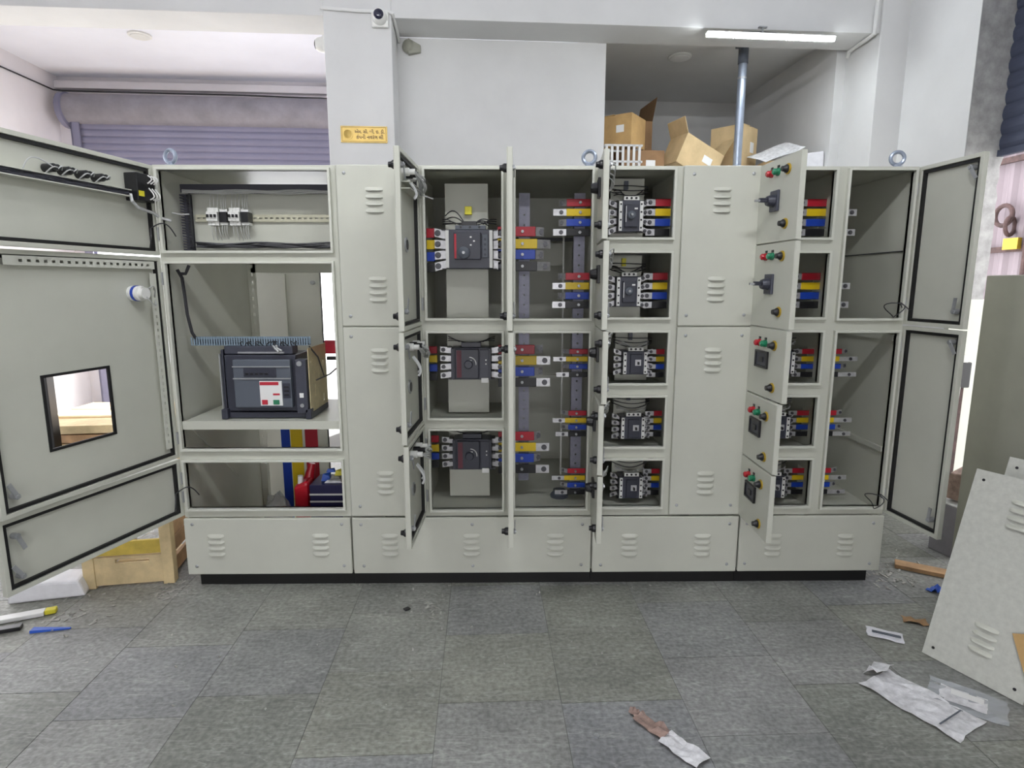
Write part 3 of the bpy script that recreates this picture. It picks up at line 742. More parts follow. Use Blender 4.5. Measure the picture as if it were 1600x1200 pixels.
# ---- moulded case breakers (turned sideways: line and load terminals left and right)
def mccb(label, cx, cz, w, h, style, y=3.02, depth=0.10):
    t = thing('moulded_case_breaker', label, 'circuit breaker', (cx, y+depth/2, cz-h/2), group='moulded case breakers in the switchboard')
    X0, X1, Z0_, Z1_ = cx-w/2, cx+w/2, cz-h/2, cz+h/2
    part('body', MB().box(X0, y, Z0_, X1, y+depth, Z1_), CHAR, t, bevel=0.004)
    n = 4; pitch = h/n
    tl = w*0.13
    for s, xe in ((-1, X0), (1, X1)):
        # pole barriers and white terminal rows
        part('terminal_cover', MB().box(xe+s*0.002-s*0.016, y-0.006, Z0_+0.004, xe+s*0.002, y-0.0005, Z1_-0.004), WHITE if style != 'dark' else CHAR2, t, bevel=0.001)
        for k in range(n+1):
            zz = Z0_ + k*pitch
            part('pole_barrier', MB().box(xe+s*0.001, y+0.01, zz-0.0015, xe+s*tl*0.8, y+0.075, zz+0.0015), BPLAST, t)
        for k in range(n):
            zc = Z0_ + (k+0.5)*pitch
            hh = pitch*(0.43 if style == 'big' else 0.36)
            if style == 'big' or style == 'dark':
                x_a, x_b, dz = xe+s*0.004, xe+s*0.062, (k-1.5)*pitch*(0.2 if style == 'big' else 0.12)
            else:
                x_a, x_b, dz = xe+s*0.003, xe+s*0.042, (k-1.5)*pitch*0.30
            q = [(x_a, zc-hh), (x_b, zc+dz-hh), (x_b, zc+dz+hh), (x_a, zc+hh)]
            if s < 0: q = [q[1], q[0], q[3], q[2]]
            tm = part('terminal', MB().hexa([(a, y+0.05, b) for a, b in (q[0], q[1])] + [(a, y+0.058, b) for a, b in (q[1], q[0])] + [(a, y+0.05, b) for a, b in (q[3], q[2])] + [(a, y+0.058, b) for a, b in (q[2], q[3])]), TIN, t)
            xb = x_b - s*0.016
            part('bolt', MB().cyl((xb, y+0.05, zc+dz*0.7), (xb, y+0.040, zc+dz*0.7), hh*0.5, n=6).cyl((xb, y+0.05, zc+dz*0.7), (xb, y+0.047, zc+dz*0.7), hh*0.75, n=12), ZBOLT, tm)
            if style not in ('big', 'dark'):
                part('pole_screw', MB().cyl((xe-s*0.007, y-0.006, zc), (xe-s*0.007, y-0.0075, zc), 0.0048, n=8), BPLAST, t)
    if style == 'big':
        part('face_plate', MB().box(cx-w*0.32, y-0.022, cz-h*0.27, cx+w*0.26, y-0.0005, cz+h*0.42), CHAR2, t, bevel=0.004)
        part('red_stripe', MB().box(cx-w*0.315, y-0.024, cz-h*0.24, cx-w*0.27, y-0.0222, cz+h*0.38), LRED, t)
        part('rotary_handle', MB().lathe((cx-w*0.11, y-0.0222, cz-h*0.1), (0, -1, 0), [(0, 0.03), (0.018, 0.03), (0.022, 0.024)], 20), CHAR3, t, smooth=True)
        part('handle_shaft', MB().cyl((cx-w*0.11, y-0.044, cz-h*0.1), (cx-w*0.11, y-0.062, cz-h*0.1), 0.007, n=8), STEEL, t)
        part('trip_unit', MB().box(cx+w*0.28, y-0.008, cz-h*0.22, cx+w*0.41, y-0.0005, cz+h*0.38), CHAR3, t, bevel=0.002)
        for k in range(4):
            part('trip_dial', MB().cyl((cx+w*0.345, y-0.008, cz-h*0.14+k*h*0.13), (cx+w*0.345, y-0.012, cz-h*0.14+k*h*0.13), 0.006, n=10), CHAR2, t)
        for k in range(3):
            part('printed_mark', MB().box(cx+w*(0.02+0.07*(k % 2)), y-0.024, cz+h*(0.08+0.1*k), cx+w*(0.06+0.07*(k % 2)), y-0.0222, cz+h*(0.12+0.1*k)), LABEL, t)
        for s in (-1, 1):
            for k in range(5):
                part('rim_hole', MB().cyl((cx+s*(w*0.455), y-0.0002, cz+(k-2)*h*0.2), (cx+s*(w*0.455), y-0.0015, cz+(k-2)*h*0.2), 0.007, n=10), BPLAST, t)
    elif style == 'dark':
        part('face_plate', MB().box(cx-w*0.40, y-0.02, Z0_+0.008, cx+w*0.2, y-0.0005, Z1_-0.006), CHAR2, t, bevel=0.004)
        part('red_stripe', MB().box(cx-w*0.36, y-0.022, Z0_+0.014, cx-w*0.24, y-0.0202, Z1_-0.012), DRED, t)
        part('rotary_handle', MB().lathe((cx-w*0.06, y-0.02, cz), (0, -1, 0), [(0, 0.022), (0.016, 0.022), (0.02, 0.018)], 18), CHAR2, t, smooth=True)
        am = MB()
        pts = [(cx-w*0.04+0.034*math.cos(R(a)), y-0.0212, cz+0.002+0.034*math.sin(R(a))) for a in range(-10, 100, 10)]
        am.tube(pts, 0.0025, 6).box(cx-w*0.05, y-0.0215, cz+0.016, cx+w*0.02, y-0.0202, cz+0.022)
        part('printed_mark', am, LABEL, t)
        part('trip_unit', MB().box(cx+w*0.22, y-0.008, Z0_+0.012, cx+w*0.46, y-0.0005, Z1_-0.01), CHAR, t, bevel=0.002)
        part('rating_label', MB().box(cx+w*0.26, y-0.0098, Z0_-0.014, cx+w*0.44, y-0.0005, Z0_+0.010), LABEL, t)
        for k in range(2):
            part('trip_dial', MB().cyl((cx+w*0.38, y-0.008, cz+0.0+k*0.02), (cx+w*0.38, y-0.011, cz+0.0+k*0.02), 0.004, n=8), LABEL, t)
    elif style == 'rotary':
        part('face_plate', MB().box(cx-w*0.28, y-0.018, cz-h*0.36, cx+w*0.30, y-0.0005, cz+h*0.36), CHAR2, t, bevel=0.003)
        part('rotary_handle', MB().lathe((cx-w*0.02, y-0.018, cz+h*0.02), (0, -1, 0), [(0, 0.021), (0.014, 0.021), (0.018, 0.016)], 16), CHAR3, t, smooth=True)
        part('handle_shaft', MB().cyl((cx-w*0.02, y-0.036, cz+h*0.02), (cx-w*0.02, y-0.05, cz+h*0.02), 0.006, n=8), STEEL, t)
        part('printed_mark', MB().box(cx+w*0.12, y-0.0195, cz+h*0.2, cx+w*0.26, y-0.0182, cz+h*0.25).box(cx-w*0.25, y-0.0195, cz-h*0.2, cx-w*0.22, y-0.0182, cz+h*0.3), LABEL, t)
    else:
        part('face_plate', MB().box(cx-w*0.22, y-0.012, cz-h*0.42, cx+w*0.28, y-0.0005, cz+h*0.40), CHAR2, t, bevel=0.003)
        part('toggle_frame', MB().box(cx-w*0.02, y-0.016, cz-h*0.1, cx+w*0.24, y-0.0122, cz+h*0.16), TIN, t, bevel=0.001)
        part('toggle', MB().box(cx+w*0.06, y-0.034, cz-h*0.04, cx+w*0.14, y-0.0162, cz+h*0.08), BPLAST, t, bevel=0.002)
    # auxiliary contact strip with control wires on the upper edge
    if style != 'dark':
        part('auxiliary_strip', MB().box(cx-w*0.30, y+0.005, Z1_+0.001, cx+w*0.36, y+0.05, Z1_+0.02), WHITE if style != 'big' else CHAR3, t, bevel=0.001)
        for k in range(3):
            part('strip_screw', MB().cyl((cx-w*0.18+k*w*0.2, y+0.005, Z1_+0.011), (cx-w*0.18+k*w*0.2, y+0.003, Z1_+0.011), 0.006, n=8), BPLAST, t)
    if style == 'dark':
        part('auxiliary_strip', MB().box(cx-w*0.25, y+0.01, Z1_+0.001, cx+w*0.25, y+0.05, Z1_+0.026), CHAR2, t, bevel=0.002)
    cw = part('control_wire', wires([arc((cx+sx*w*0.1*k, y+0.03, Z1_+0.018+0.003*k), (cx+sx*(w*0.5+0.02), y+0.055, Z1_+0.020+0.011*k), (0, -0.012*k, 0.006), 8) for sx in (-1, 1) for k in (1, 2, 3)], 0.0024), DWIRE if style != 'toggle' else WIRE, t)
    cw['kind'] = 'stuff'
    return t

# ---- cabinet 2: three feeder breakers and the busbar chamber
XB0, XB1 = -0.785, 0.445
HB = [(-0.372, -0.015, a, b) for a, b in ROWB]
HE = [(0.052, 0.410, a, b) for a, b in ROWE]
cb = cabinet('switchgear_cabinet', 'second cabinet from left with three feeder breakers and open busbar chamber', XB0, XB1, HB + HE)
cover(cb, 'louvred_cover', XB0+0.004, -0.432, 1.349, ZT-0.001, [(-0.606, 1.992), (-0.603, 1.582)], [(-0.743, 2.057), (-0.74, 1.397), (-0.475, 2.057), (-0.475, 1.397)])
cover(cb, 'louvred_cover', XB0+0.004, -0.432, ZBASE+0.004, 1.344, [(-0.608, 1.24), (-0.602, 0.62)], [(-0.742, 1.299), (-0.735, 0.438), (-0.475, 1.299), (-0.475, 0.438)])
cover(cb, 'base_cover', XB0+0.004, XB1-0.004, Z0, ZBASE-0.006, [(-0.59, 0.287), (-0.172, 0.285), (0.258, 0.283)], [(-0.735, 0.34), (-0.168, 0.338), (0.396, 0.336), (-0.728, 0.115), (-0.167, 0.113), (0.394, 0.115)])
eyebolt(cb, 0.40)
part('partition', MB().box(-0.403, D+0.0205, ZBASE+0.01, -0.400, 3.45, ZT-0.013), PAINT, cb)
for za in (1.35, 0.86):
    part('compartment_shelf', MB().box(-0.399, D+0.0205, za-0.002, 0.014, 3.45, za+0.001), PAINT, cb)
PLX = (-0.302, -0.084)
for a, b in ((1.375, 2.05), (0.87, 1.335), (0.40, 0.85)):
    part('mounting_plate', MB().box(PLX[0], 3.135, a, PLX[1], 3.138, b), PAINT, cb)
for i, ((za, zb_), hw, ang) in enumerate(zip(ROWBD, (0.418, 0.418, 0.418), (92.4, 92.8, 92.0))):
    d, t = door(cb, -0.400, za, zb_, hw, ang)
    H_ = zb_-za
    knob_out(d, 0.375, H_-0.07, t); knob_out(d, 0.375, 0.06, t)
    zh = H_*0.49 if i == 0 else H_*0.46
    local('handle_collar', MB().lathe((0.235, -t+0.003, zh), (0, 1, 0), [(0, 0.032), (0.006, 0.032), (0.007, 0.025)], 18), STEEL, d, smooth=True)
    local('handle_bore', MB().cyl((0.235, -t+0.005, zh), (0.235, -t+0.0115, zh), 0.022, n=16), BPLAST, d)
    local('rotary_handle', MB().lathe((0.235, -t, zh), (0, -1, 0), [(0, 0.034), (0.01, 0.034), (0.014, 0.02), (0.03, 0.016)], 16), BPLAST, d, smooth=True)
    latch(d, 0.37, 0.08, t, 120); latch(d, 0.37, H_-0.07, t, 240)
    zq = H_-0.10
    for k in range(3):
        local('lamp_body', MB().lathe((0.13+0.07*k, -t+0.003, zq+0.02), (0, 1, 0), [(0, 0.017), (0.03, 0.017), (0.032, 0.012), (0.055, 0.012)], 12), WHITE if k != 1 else BPLAST, d, smooth=True)
    rnd = random.Random(20+i)
    local('door_wiring', wires([arc((0.13+0.07*(k % 3), 0.03, zq+0.02), (0.03+0.03*rnd.random(), 0.015, zq-0.035+rnd.uniform(-0.02, 0.02)), (0.02, rnd.uniform(0.01, 0.03), rnd.uniform(-0.03, 0.02)), 8) for k in range(9)] + ([[(0.30, 0.02, zq-0.03), (0.2, 0.025, zq-0.04), (0.1, 0.025, zq-0.035), (0.02, 0.02, zq-0.04), (-0.03, 0.06, zq-0.05)]] * (1 if i == 0 else 0)), 0.004), WIRE, d)
    if i == 0:
        local('wiring_duct', MB().box(0.03, -0.02, zq-0.055, 0.32, 0.022, zq-0.051).box(0.03, -0.02, zq-0.028, 0.32, 0.022, zq-0.024).box(0.03, -0.02, zq-0.051, 0.32, -0.017, zq-0.028), LIP, d)
    local('cable_tail', wires([arc((0.30, 0.01, zq-0.02), (0.33, 0.04, zq-0.10), (0, 0.02, -0.01)), arc((0.28, 0.01, zq-0.02), (0.29, 0.03, zq-0.09), (0, 0.02, -0.01))], 0.005), WIRE, d)
mccb('large moulded breaker with rotary knob in the tall upper compartment', -0.175, 1.72, 0.228, 0.19, 'big')
mccb('dark moulded breaker with white arc mark in the middle feeder compartment', -0.172, 1.148, 0.20, 0.165, 'dark')
mccb('dark moulded breaker with white arc mark in the lowest feeder compartment', -0.172, 0.668, 0.20, 0.165, 'dark')
part('terminal_socket', MB().box(-0.20, 3.10, 1.895, -0.165, 3.134, 1.935), YTAG, cb, bevel=0.002)
part('control_block', MB().box(-0.215, 3.07, 1.835, -0.14, 3.13, 1.86), BPLAST, cb, bevel=0.002)
part('control_wire', wires([arc((-0.30, 3.12, 1.85+0.02*k), (-0.20, 3.09, 1.85), (0, -0.02, 0.02*k)) for k in range(3)] + [arc((-0.15, 3.09, 1.85), (-0.08, 3.12, 1.84+0.015*k), (0, -0.02, 0.01)) for k in range(3)], 0.003), DWIRE, cb)
# feeder busbars, left side stubs and right side stubs that reach the busbar chamber
GB = [(1.803, 1.746, 1.686, 1.632), (1.212, 1.165, 1.118, 1.07), (0.735, 0.685, 0.64, 0.595)]
GE = [(1.810, 1.750, 1.697, 1.639), (1.215, 1.158, 1.100, 1.043), (0.753, 0.693, 0.633, 0.572)]
for gi in range(3):
    hb = 0.046 if gi == 0 else 0.038
    for k in range(4):
        busbar(cb, -0.46, -0.352, GB[gi][k], hb, PH[k])
        z = GE[gi][k]
        longer = k in (1, 3)
        ends = [(0.165, 0.236, 0)] if (longer and gi) else ([(0.16, 0.235, 0.05)] if longer else [(0.158, 0.20, 0.035)])
        xs1 = 0.165 if longer else 0.155
        if gi == 2 and k in (0, 2): ends = [(0.155, 0.19, 0.03)]
        busbar(cb, -0.035, xs1, z, 0.048, PH[k], ends, y=3.07, bolts=(0.09,))
# branch bars on the right side of the chamber
GC = [(1.950, 1.903, 1.854, 1.806), (1.588, 1.540, 1.491, 1.445), (1.204, 1.165, 1.126, 1.083), (0.877, 0.838, 0.801, 0.764), (0.560, 0.521, 0.481, 0.441)]
for gi in range(5):
    hb = 0.036 if gi < 2 else 0.027
    for k in range(4):
        longer = k in (1, 3)
        xl = 0.31 if gi < 2 else (0.335 if k != 1 else 0.318)
        ends = [(xl-0.066, xl, 0)] if longer else [(xl-0.035, xl, 0)]
        if not longer:
            ends = [(xl, xl-0.035, 0.03)]
        busbar(cb, xl, 0.50, GC[gi][k], hb, PH[k], ends, y=3.07, bolts=(0.378,))
for xa, xb in ((0.073, 0.128), (0.352, 0.408)):
    part('support_channel', MB().sheet(xa, xb, 0.50 if xa < 0.2 else 0.42, 2.0, [((xa+xb)/2-0.004, (xa+xb)/2+0.004, 0.54+0.05*k, 0.548+0.05*k) for k in range(28)], 3.10, 3.104).box(xa, 3.104, 0.50, xa+0.003, 3.13, 2.0).box(xb-0.003, 3.104, 0.50, xb, 3.13, 2.0), ALU, cb)
part('cross_rail', MB().box(0.02, 3.60, 1.80, 0.43, 3.63, 1.82), DWIRE, cb)
part('cross_plate', MB().box(0.02, 3.64, 1.66, 0.36, 3.644, 1.79), PAINT, cb)
part('cross_rail', MB().box(0.02, 3.60, 0.98, 0.43, 3.63, 1.0), PAINT, cb)
part('cross_rail', MB().box(0.02, 3.60, 1.28, 0.43, 3.63, 1.32), PAINT, cb)
part('light_leak_strip', MB().cyl((0.325, 3.35, 0.45), (0.325, 3.35, 1.82), 0.005, n=8), WHITE, cb)  # white rod in place of light leaking through a gap in the rear sheets
part('insulator', MB().lathe((0.30, 3.15, ZBASE+0.009), (0, 0, 1), [(0, 0.05), (0.012, 0.05), (0.03, 0.035), (0.04, 0.035)], 18), CHAR3, cb, smooth=True)
part('partition', MB().sheet(D+0.0205, 3.45, ZBASE+0.01, ZT-0.013, [(3.05, 3.12, g[3]-0.03, g[0]+0.03) for g in GE[::-1]], 0.0, 0.003).xform(Matrix(((0, 1, 0, 0.016), (1, 0, 0, 0), (0, 0, 1, 0), (0, 0, 0, 1)))), PAINT, cb)
for i, (za, zb_) in enumerate(ROWED):
    d, t = door(cb, 0.040, za, zb_, 0.405, 91.0 if i == 0 else 90.3)
    H_ = zb_-za
    knob_out(d, 0.36, H_-0.08, t); knob_out(d, 0.36, 0.06, t)
    latch(d, 0.36, H_-0.08, t, 200); latch(d, 0.36, 0.06, t, 70)

# ---- cabinets 3 and 4: five small feeders each
def small_feeder(cab, xh, tagname):
    # xh: hinge line of the column
    names = ['topmost', 'second', 'third', 'fourth', 'lowest']
    for i, (a, b) in enumerate(ROW5):
        st = 'rotary' if i < 2 else 'toggle'
        cx = xh + 0.167 if i < 2 else xh + 0.213
        w = 0.115 if i < 2 else 0.118
        h = 0.150 if i < 2 else 0.120
        cz = (1.880, 1.512, 1.150, 0.808, 0.482)[i]
        mccb(f'{names[i]} small {"rotary" if i < 2 else "toggle"} breaker in the {tagname}', cx, cz, w, h, st)
        part('mounting_plate', MB().box(cx-0.085, 3.124, a-0.02, cx+0.085, 3.127, b), PAINT, cab)
        if i: part('compartment_shelf', MB().box(xh-0.005, D+0.0205, b+0.034, xh+0.37, 3.45, b+0.037), PAINT, cab)
        part('control_wire', wires([arc((cx-0.10, 3.10, b-0.04-0.012*k), (cx+0.10, 3.10, b-0.045-0.012*k), (0, -0.03, -0.012*k), 10) for k in range(3)], 0.0025), DWIRE, cab)
        part('terminal_socket', MB().box(cx-0.02, 3.10, b-0.055, cx+0.0, 3.123, b-0.015), YTAG if i == 1 else CHAR3, cab)
XC0, XC1 = 0.445, 1.205
HC = [(0.482, 0.795, a, b) for a, b in ROW5]
cc = cabinet('switchgear_cabinet', 'third cabinet from left with five small breaker openings beside louvred covers', XC0, XC1, HC)
cover(cc, 'louvred_cover', 0.838, XC1-0.002, 1.349, ZT-0.001, [(1.022, 1.995), (1.016, 1.582)], [(0.885, 2.055), (1.163, 2.057), (0.878, 1.400), (1.158, 1.402)])
cover(cc, 'louvred_cover', 0.838, XC1-0.002, ZBASE+0.004, 1.344, [(1.02, 1.24), (1.017, 0.613)], [(0.880, 1.303), (1.155, 1.303), (0.875, 0.437), (1.151, 0.436)])
cover(cc, 'base_cover', XC0+0.004, XC1-0.004, Z0, ZBASE-0.006, [(0.642, 0.28), (1.018, 0.278)], [(1.154, 0.335), (1.151, 0.114), (0.494, 0.114), (0.494, 0.335)])
small_feeder(cc, 0.455, 'third cabinet')
part('partition', MB().box(0.828, D+0.0205, ZBASE+0.01, 0.831, 3.45, ZT-0.013), PAINT, cc)
AC_ = (95.2, 94.0, 93.0, 94.6, 94.2)
for i, (za, zb_) in enumerate(ROW5D):
    d, t = door(cc, 0.462, za, zb_, 0.372, AC_[i])
    H_ = zb_-za
    knob_out(d, 0.335, H_-0.06, t); knob_out(d, 0.335, 0.06, t)
    local('rotary_handle', MB().box(0.16, -t-0.012, H_*0.52, 0.24, -t, H_*0.52+0.08).lathe((0.20, -t-0.012, H_*0.52+0.04), (0, -1, 0), [(0, 0.026), (0.02, 0.022), (0.03, 0.018)], 14), BPLAST, d, bevel=0.002)
    latch(d, 0.335, H_-0.06, t, 220); latch(d, 0.335, 0.06, t, 80)
    local('door_wiring', wires([arc((0.1+0.05*k, 0.0, H_-0.06), (0.02, 0.03, H_-0.12), (0.0, 0.03, 0.02*k)) for k in range(4)], 0.003), WIRE, d)
for gi in range(5):
    for k in range(4):
        xs_ = 0.752 if gi < 2 else 0.785
        busbar(cc, xs_, 0.90, GC[gi][k], 0.036 if gi < 2 else 0.027, PH[k], [(xs_, xs_-0.045, 0)], y=3.06)
XD0, XD1 = 1.205, 1.955
HD = [(1.242, 1.554, a, b) for a, b in ROW5]
HF = [(1.626, 1.930, a, b) for a, b in ROWE]
cd = cabinet('switchgear_cabinet', 'rightmost cabinet with lamp fitted small doors and empty cable chamber', XD0, XD1, HD + HF)
cover(cd, 'base_cover', XD0+0.004, XD1-0.002, Z0, ZBASE-0.006, [(1.386, 0.276), (1.763, 0.274)], [(1.244, 0.117), (1.899, 0.113), (1.244, 0.335), (1.899, 0.335)])
eyebolt(cd, 1.863)
small_feeder(cd, 1.215, 'rightmost cabinet')
part('partition', MB().sheet(D+0.0205, 3.45, ZBASE+0.01, ZT-0.013, [(3.04, 3.11, g[3]-0.02, g[0]+0.02) for g in GC[::-1]], 0.0, 0.003).xform(Matrix(((0, 1, 0, 1.598), (1, 0, 0, 0), (0, 0, 1, 0), (0, 0, 0, 1)))), PAINT, cd)
part('wall_seam', MB().box(1.936, D+0.03, 1.705, 1.9415, YB-0.02, 1.710), DWIRE, cd)
part('side_brace', MB().box(1.93, D+0.03, 0.70, 1.9415, YB-0.02, 0.725), PAINT, cd)
part('side_brace', MB().box(1.93, D+0.03, 1.27, 1.9415, YB-0.02, 1.30), PAINT, cd)
for gi in range(5):
    for k in range(4):
        longer = k in (1, 3)
        if gi < 2: xe, ends = 1.70, [(1.70, 1.765, 0)] if longer else [(1.66, 1.70, 0.03)]
        else: xe, ends = (1.745, [(1.745, 1.84, 0)]) if longer else (1.755, [(1.755, 1.80, 0.03)])
        if gi < 2 and not longer: xe = 1.66
        xs_ = 1.512 if gi < 2 else 1.545
        busbar(cd, xs_, xe, GC[gi][k], 0.036 if gi < 2 else 0.027, PH[k], ends + [(xs_, xs_-0.045, 0)], y=3.06)
AD = (87.2, 87.2, 88.2, 91.0, 91.6)
for i, (za, zb_) in enumerate(ROW5D):
    d, t = door(cd, 1.218, za, zb_, 0.372, AD[i])
    H_ = zb_-za
    zl = H_-0.062 if i < 2 else H_-0.075
    for x, m in ((0.130, REDL), (0.188, GRNL)):
        lamp = MB().lathe((x, -t, zl), (0, -1, 0), [(0, 0.017), (0.008, 0.017), (0.009, 0.0145), (0.022, 0.0145), (0.028, 0.009)], 16)
        local('indicator_lamp', lamp, m, d, smooth=True)
        local('lamp_tab', MB().box(x-0.008, -t-0.004, zl+0.018, x+0.008, -t, zl+0.028), BPLAST, d)
    knob_out(d, 0.272, zl-0.002, t, ring=True)
    knob_out(d, 0.277, 0.072 if i < 2 else 0.055, t, ring=True)
    if i < 2:
        zr = H_-0.185
        local('handle_plate', MB().box(0.145, -t-0.012, zr-0.045, 0.215, -t, zr+0.045), CHAR, d, bevel=0.003)
        local('rotary_handle', MB().lathe((0.18, -t-0.012, zr), (0, -1, 0), [(0, 0.027), (0.02, 0.024), (0.03, 0.02)], 16).box(0.172, -t-0.075, zr-0.006, 0.188, -t-0.04, zr+0.012), CHAR2, d, smooth=True)
        local('handle_lever', MB().box(0.172, -t-0.095, zr-0.004, 0.188, -t-0.04, zr+0.006), STEEL, d, bevel=0.002)
    else:
        zr = H_*0.53
        local('meter_bezel', MB().ring(0.105, 0.225, zr-0.038, zr+0.042, 0.010, -t-0.012, -t), BPLAST, d, bevel=0.002)
        local('meter_screen', MB().box(0.115, -t-0.007, zr-0.028, 0.215, -t, zr+0.032), CHAR2, d)
        local('toggle_cap', MB().box(0.15, -t-0.012, zr-0.012, 0.185, -t-0.0072, zr+0.014), BPLAST, d, bevel=0.002)
    local('lamp_wiring', wires([arc((0.13+0.07*k, -t+0.004, zl), (0.02, 0.02, zl-0.06), (0, 0.05, 0.0)) for k in range(3)], 0.003), WIRE, d)
for i, ((za, zb_), ang) in enumerate(zip(ROWED, (95.6, 95.8))):
    d, t = door(cd, XD1-0.004, za, zb_, 0.345, ang, s=-1)
    H_ = zb_-za
    latch(d, -0.29, H_-0.06, t, 235); latch(d, -0.29, 0.075, t, 95)
    local('earth_wire', wires([arc((-0.035, 0.0, 0.07), (-0.01, 0.02, 0.08), (0, 0.03, 0.03), 8), [(-0.02+0.055*math.cos(R(a))-0.0+0.09*0, 0.07+0.02*math.sin(R(a*2)), 0.07+0.035*math.sin(R(a))) for a in range(0, 390, 20)]], 0.0025), DWIRE, d)

# ------------------------------------------------------------------ seen through the open back of the left cabinet
ov = thing('spare_door', 'pebble grey spare cabinet door standing upright behind the left cabinet', 'door panel', (-1.76, 4.2, 0), (0, 0, R(-2)))
local('panel', MB().box(0, 0, 0, 0.48, 0.02, 1.64), PAINT, ov, bevel=0.003)
local('stiffener', MB().box(0.22, -0.02, 0.05, 0.25, 0, 1.62), PAINT, ov)
local('gasket', MB().ring(-0.004, 0.484, 0.0, 1.643, 0.012, 0.02, 0.03), GASKET_SLOT, ov)
local('latch', MB().cyl((0.44, 0, 1.56), (0.44, -0.03, 1.56), 0.014, n=10), STEEL, ov)
rd = thing('plastic_can', 'red plastic can seen through the low opening of the left cabinet', 'can', (-1.11, 3.19, Z0+0.013))
part('can_body', MB().hexa([(-1.155, 3.12, Z0+0.0135), (-1.075, 3.12, Z0+0.0135), (-1.075, 3.27, Z0+0.0135), (-1.155, 3.27, Z0+0.0135), (-1.155, 3.12, 0.46), (-1.075, 3.12, 0.49), (-1.075, 3.27, 0.50), (-1.155, 3.27, 0.47)]), REDP, rd, bevel=0.018)
part('can_neck', MB().cyl((-1.10, 3.22, 0.47), (-1.08, 3.23, 0.56), 0.03, 0.018, n=12), REDP, rd, smooth=True)
part('can_cap', MB().cyl((-1.125, 3.15, 0.46), (-1.122, 3.15, 0.515), 0.014, n=12), WHITE, rd, smooth=True)
nv = thing('printed_carton', 'navy and white striped carton under a heap of scrap in the left cabinet', 'box', (-0.93, 3.21, Z0+0.013))
part('carton_body', MB().box(-1.06, 3.10, Z0+0.0135, -0.805, 3.30, 0.475), NAVY, nv, bevel=0.003)
part('white_stripe', MB().box(-1.061, 3.0985, 0.418, -0.804, 3.0998, 0.428), WHITE, nv)
part('white_stripe', MB().box(-1.061, 3.0985, 0.378, -0.804, 3.0998, 0.388), WHITE, nv)
sc_ = thing('scrap_heap', 'heap of blue and pale plastic scrap on the navy carton', 'scrap', (-0.94, 3.19, 0.475))
for k, (dx, dy, dz, sx, sy, sz, m) in enumerate(((-0.05, 0, 0, 0.05, 0.05, 0.04, BLUEP), (0.0, 0.01, 0, 0.06, 0.06, 0.03, SCRAP), (0.02, 0.0, 0.031, 0.04, 0.05, 0.03, YTAG), (-0.03, 0.02, 0.041, 0.05, 0.03, 0.02, BLUEP), (0.0, -0.04, 0.0, 0.10, 0.03, 0.015, PAPER))):
    part('scrap_piece', MB().hexa([(-0.94+dx-sx/2, 3.19+dy-sy/2, 0.4755+dz), (-0.94+dx+sx/2, 3.19+dy-sy/3, 0.4755+dz), (-0.94+dx+sx/2.5, 3.19+dy+sy/2, 0.4755+dz), (-0.94+dx-sx/2, 3.19+dy+sy/2, 0.4755+dz), (-0.94+dx-sx/3, 3.19+dy-sy/3, 0.4755+dz+sz), (-0.94+dx+sx/3, 3.19+dy-sy/3, 0.4755+dz+sz*0.7), (-0.94+dx+sx/3, 3.19+dy+sy/3, 0.4755+dz+sz), (-0.94+dx-sx/4, 3.19+dy+sy/3, 0.4755+dz+sz*0.8)]), m, sc_)
rb = random.Random(8)
bagm = MB().lathe((0, 0, 0), (0, 0, 1), [(0, 0.05), (0.02, 0.085), (0.07, 0.09), (0.12, 0.085), (0.17, 0.07), (0.21, 0.045), (0.23, 0.02)], 11)
bagm.v = [(x*rb.uniform(0.7, 1.25), y*rb.uniform(0.7, 1.25), z*rb.uniform(0.85, 1.1) if z else 0) for x, y, z in bagm.v]
single('plastic_bag', bagm, PLAST, 'crumpled clear plastic bag on the floor of the left cabinet', 'bag', (-1.36, 3.40, Z0+0.014), (0, 0, 0.4))

# ------------------------------------------------------------------ wall fittings
sg = building_thing('brass_sign', 'small polished brass name plate on the white pillar', 'sign', -1.0, -0.004, 2.60)
local('plate', MB().box(-0.163, -0.004, -0.056, 0.163, 0.003, 0.056), SIGNB, sg, bevel=0.001)
local('border_line', MB().ring(-0.155, 0.155, -0.049, 0.049, 0.0025, -0.0052, -0.004), SIGND, sg)
local('emblem', MB().lathe((-0.112, -0.004, 0), (0, -1, 0), [(0, 0.036), (0.004, 0.036), (0.004, 0.029), (0.002, 0.028), (0.004, 0.014), (0.006, 0.006)], 24), SIGNB, sg, smooth=True)
def lettering(txt, size, x, z, parent, m):
    cu = bpy.data.curves.new('lettering', 'FONT'); cu.body = txt; cu.size = size; cu.extrude = 0.0008; cu.offset = 0.0006; cu.align_x = 'CENTER'
    to = bpy.data.objects.new('lettering_source', cu); COL.objects.link(to)
    dg = bpy.context.evaluated_depsgraph_get()
    me = bpy.data.meshes.new_from_object(to.evaluated_get(dg))
    bpy.data.objects.remove(to); bpy.data.curves.remove(cu)
    me.materials.clear()
    return link('lettering', me, m, parent, (x, -0.0046, z), (R(90), 0, 0))
lettering('એમ. સી. બી. ઇ. ડી.', 0.030, 0.04, 0.008, sg, SIGND)
lettering('કંપની નવરંગ લી', 0.034, 0.04, -0.03, sg, SIGND)
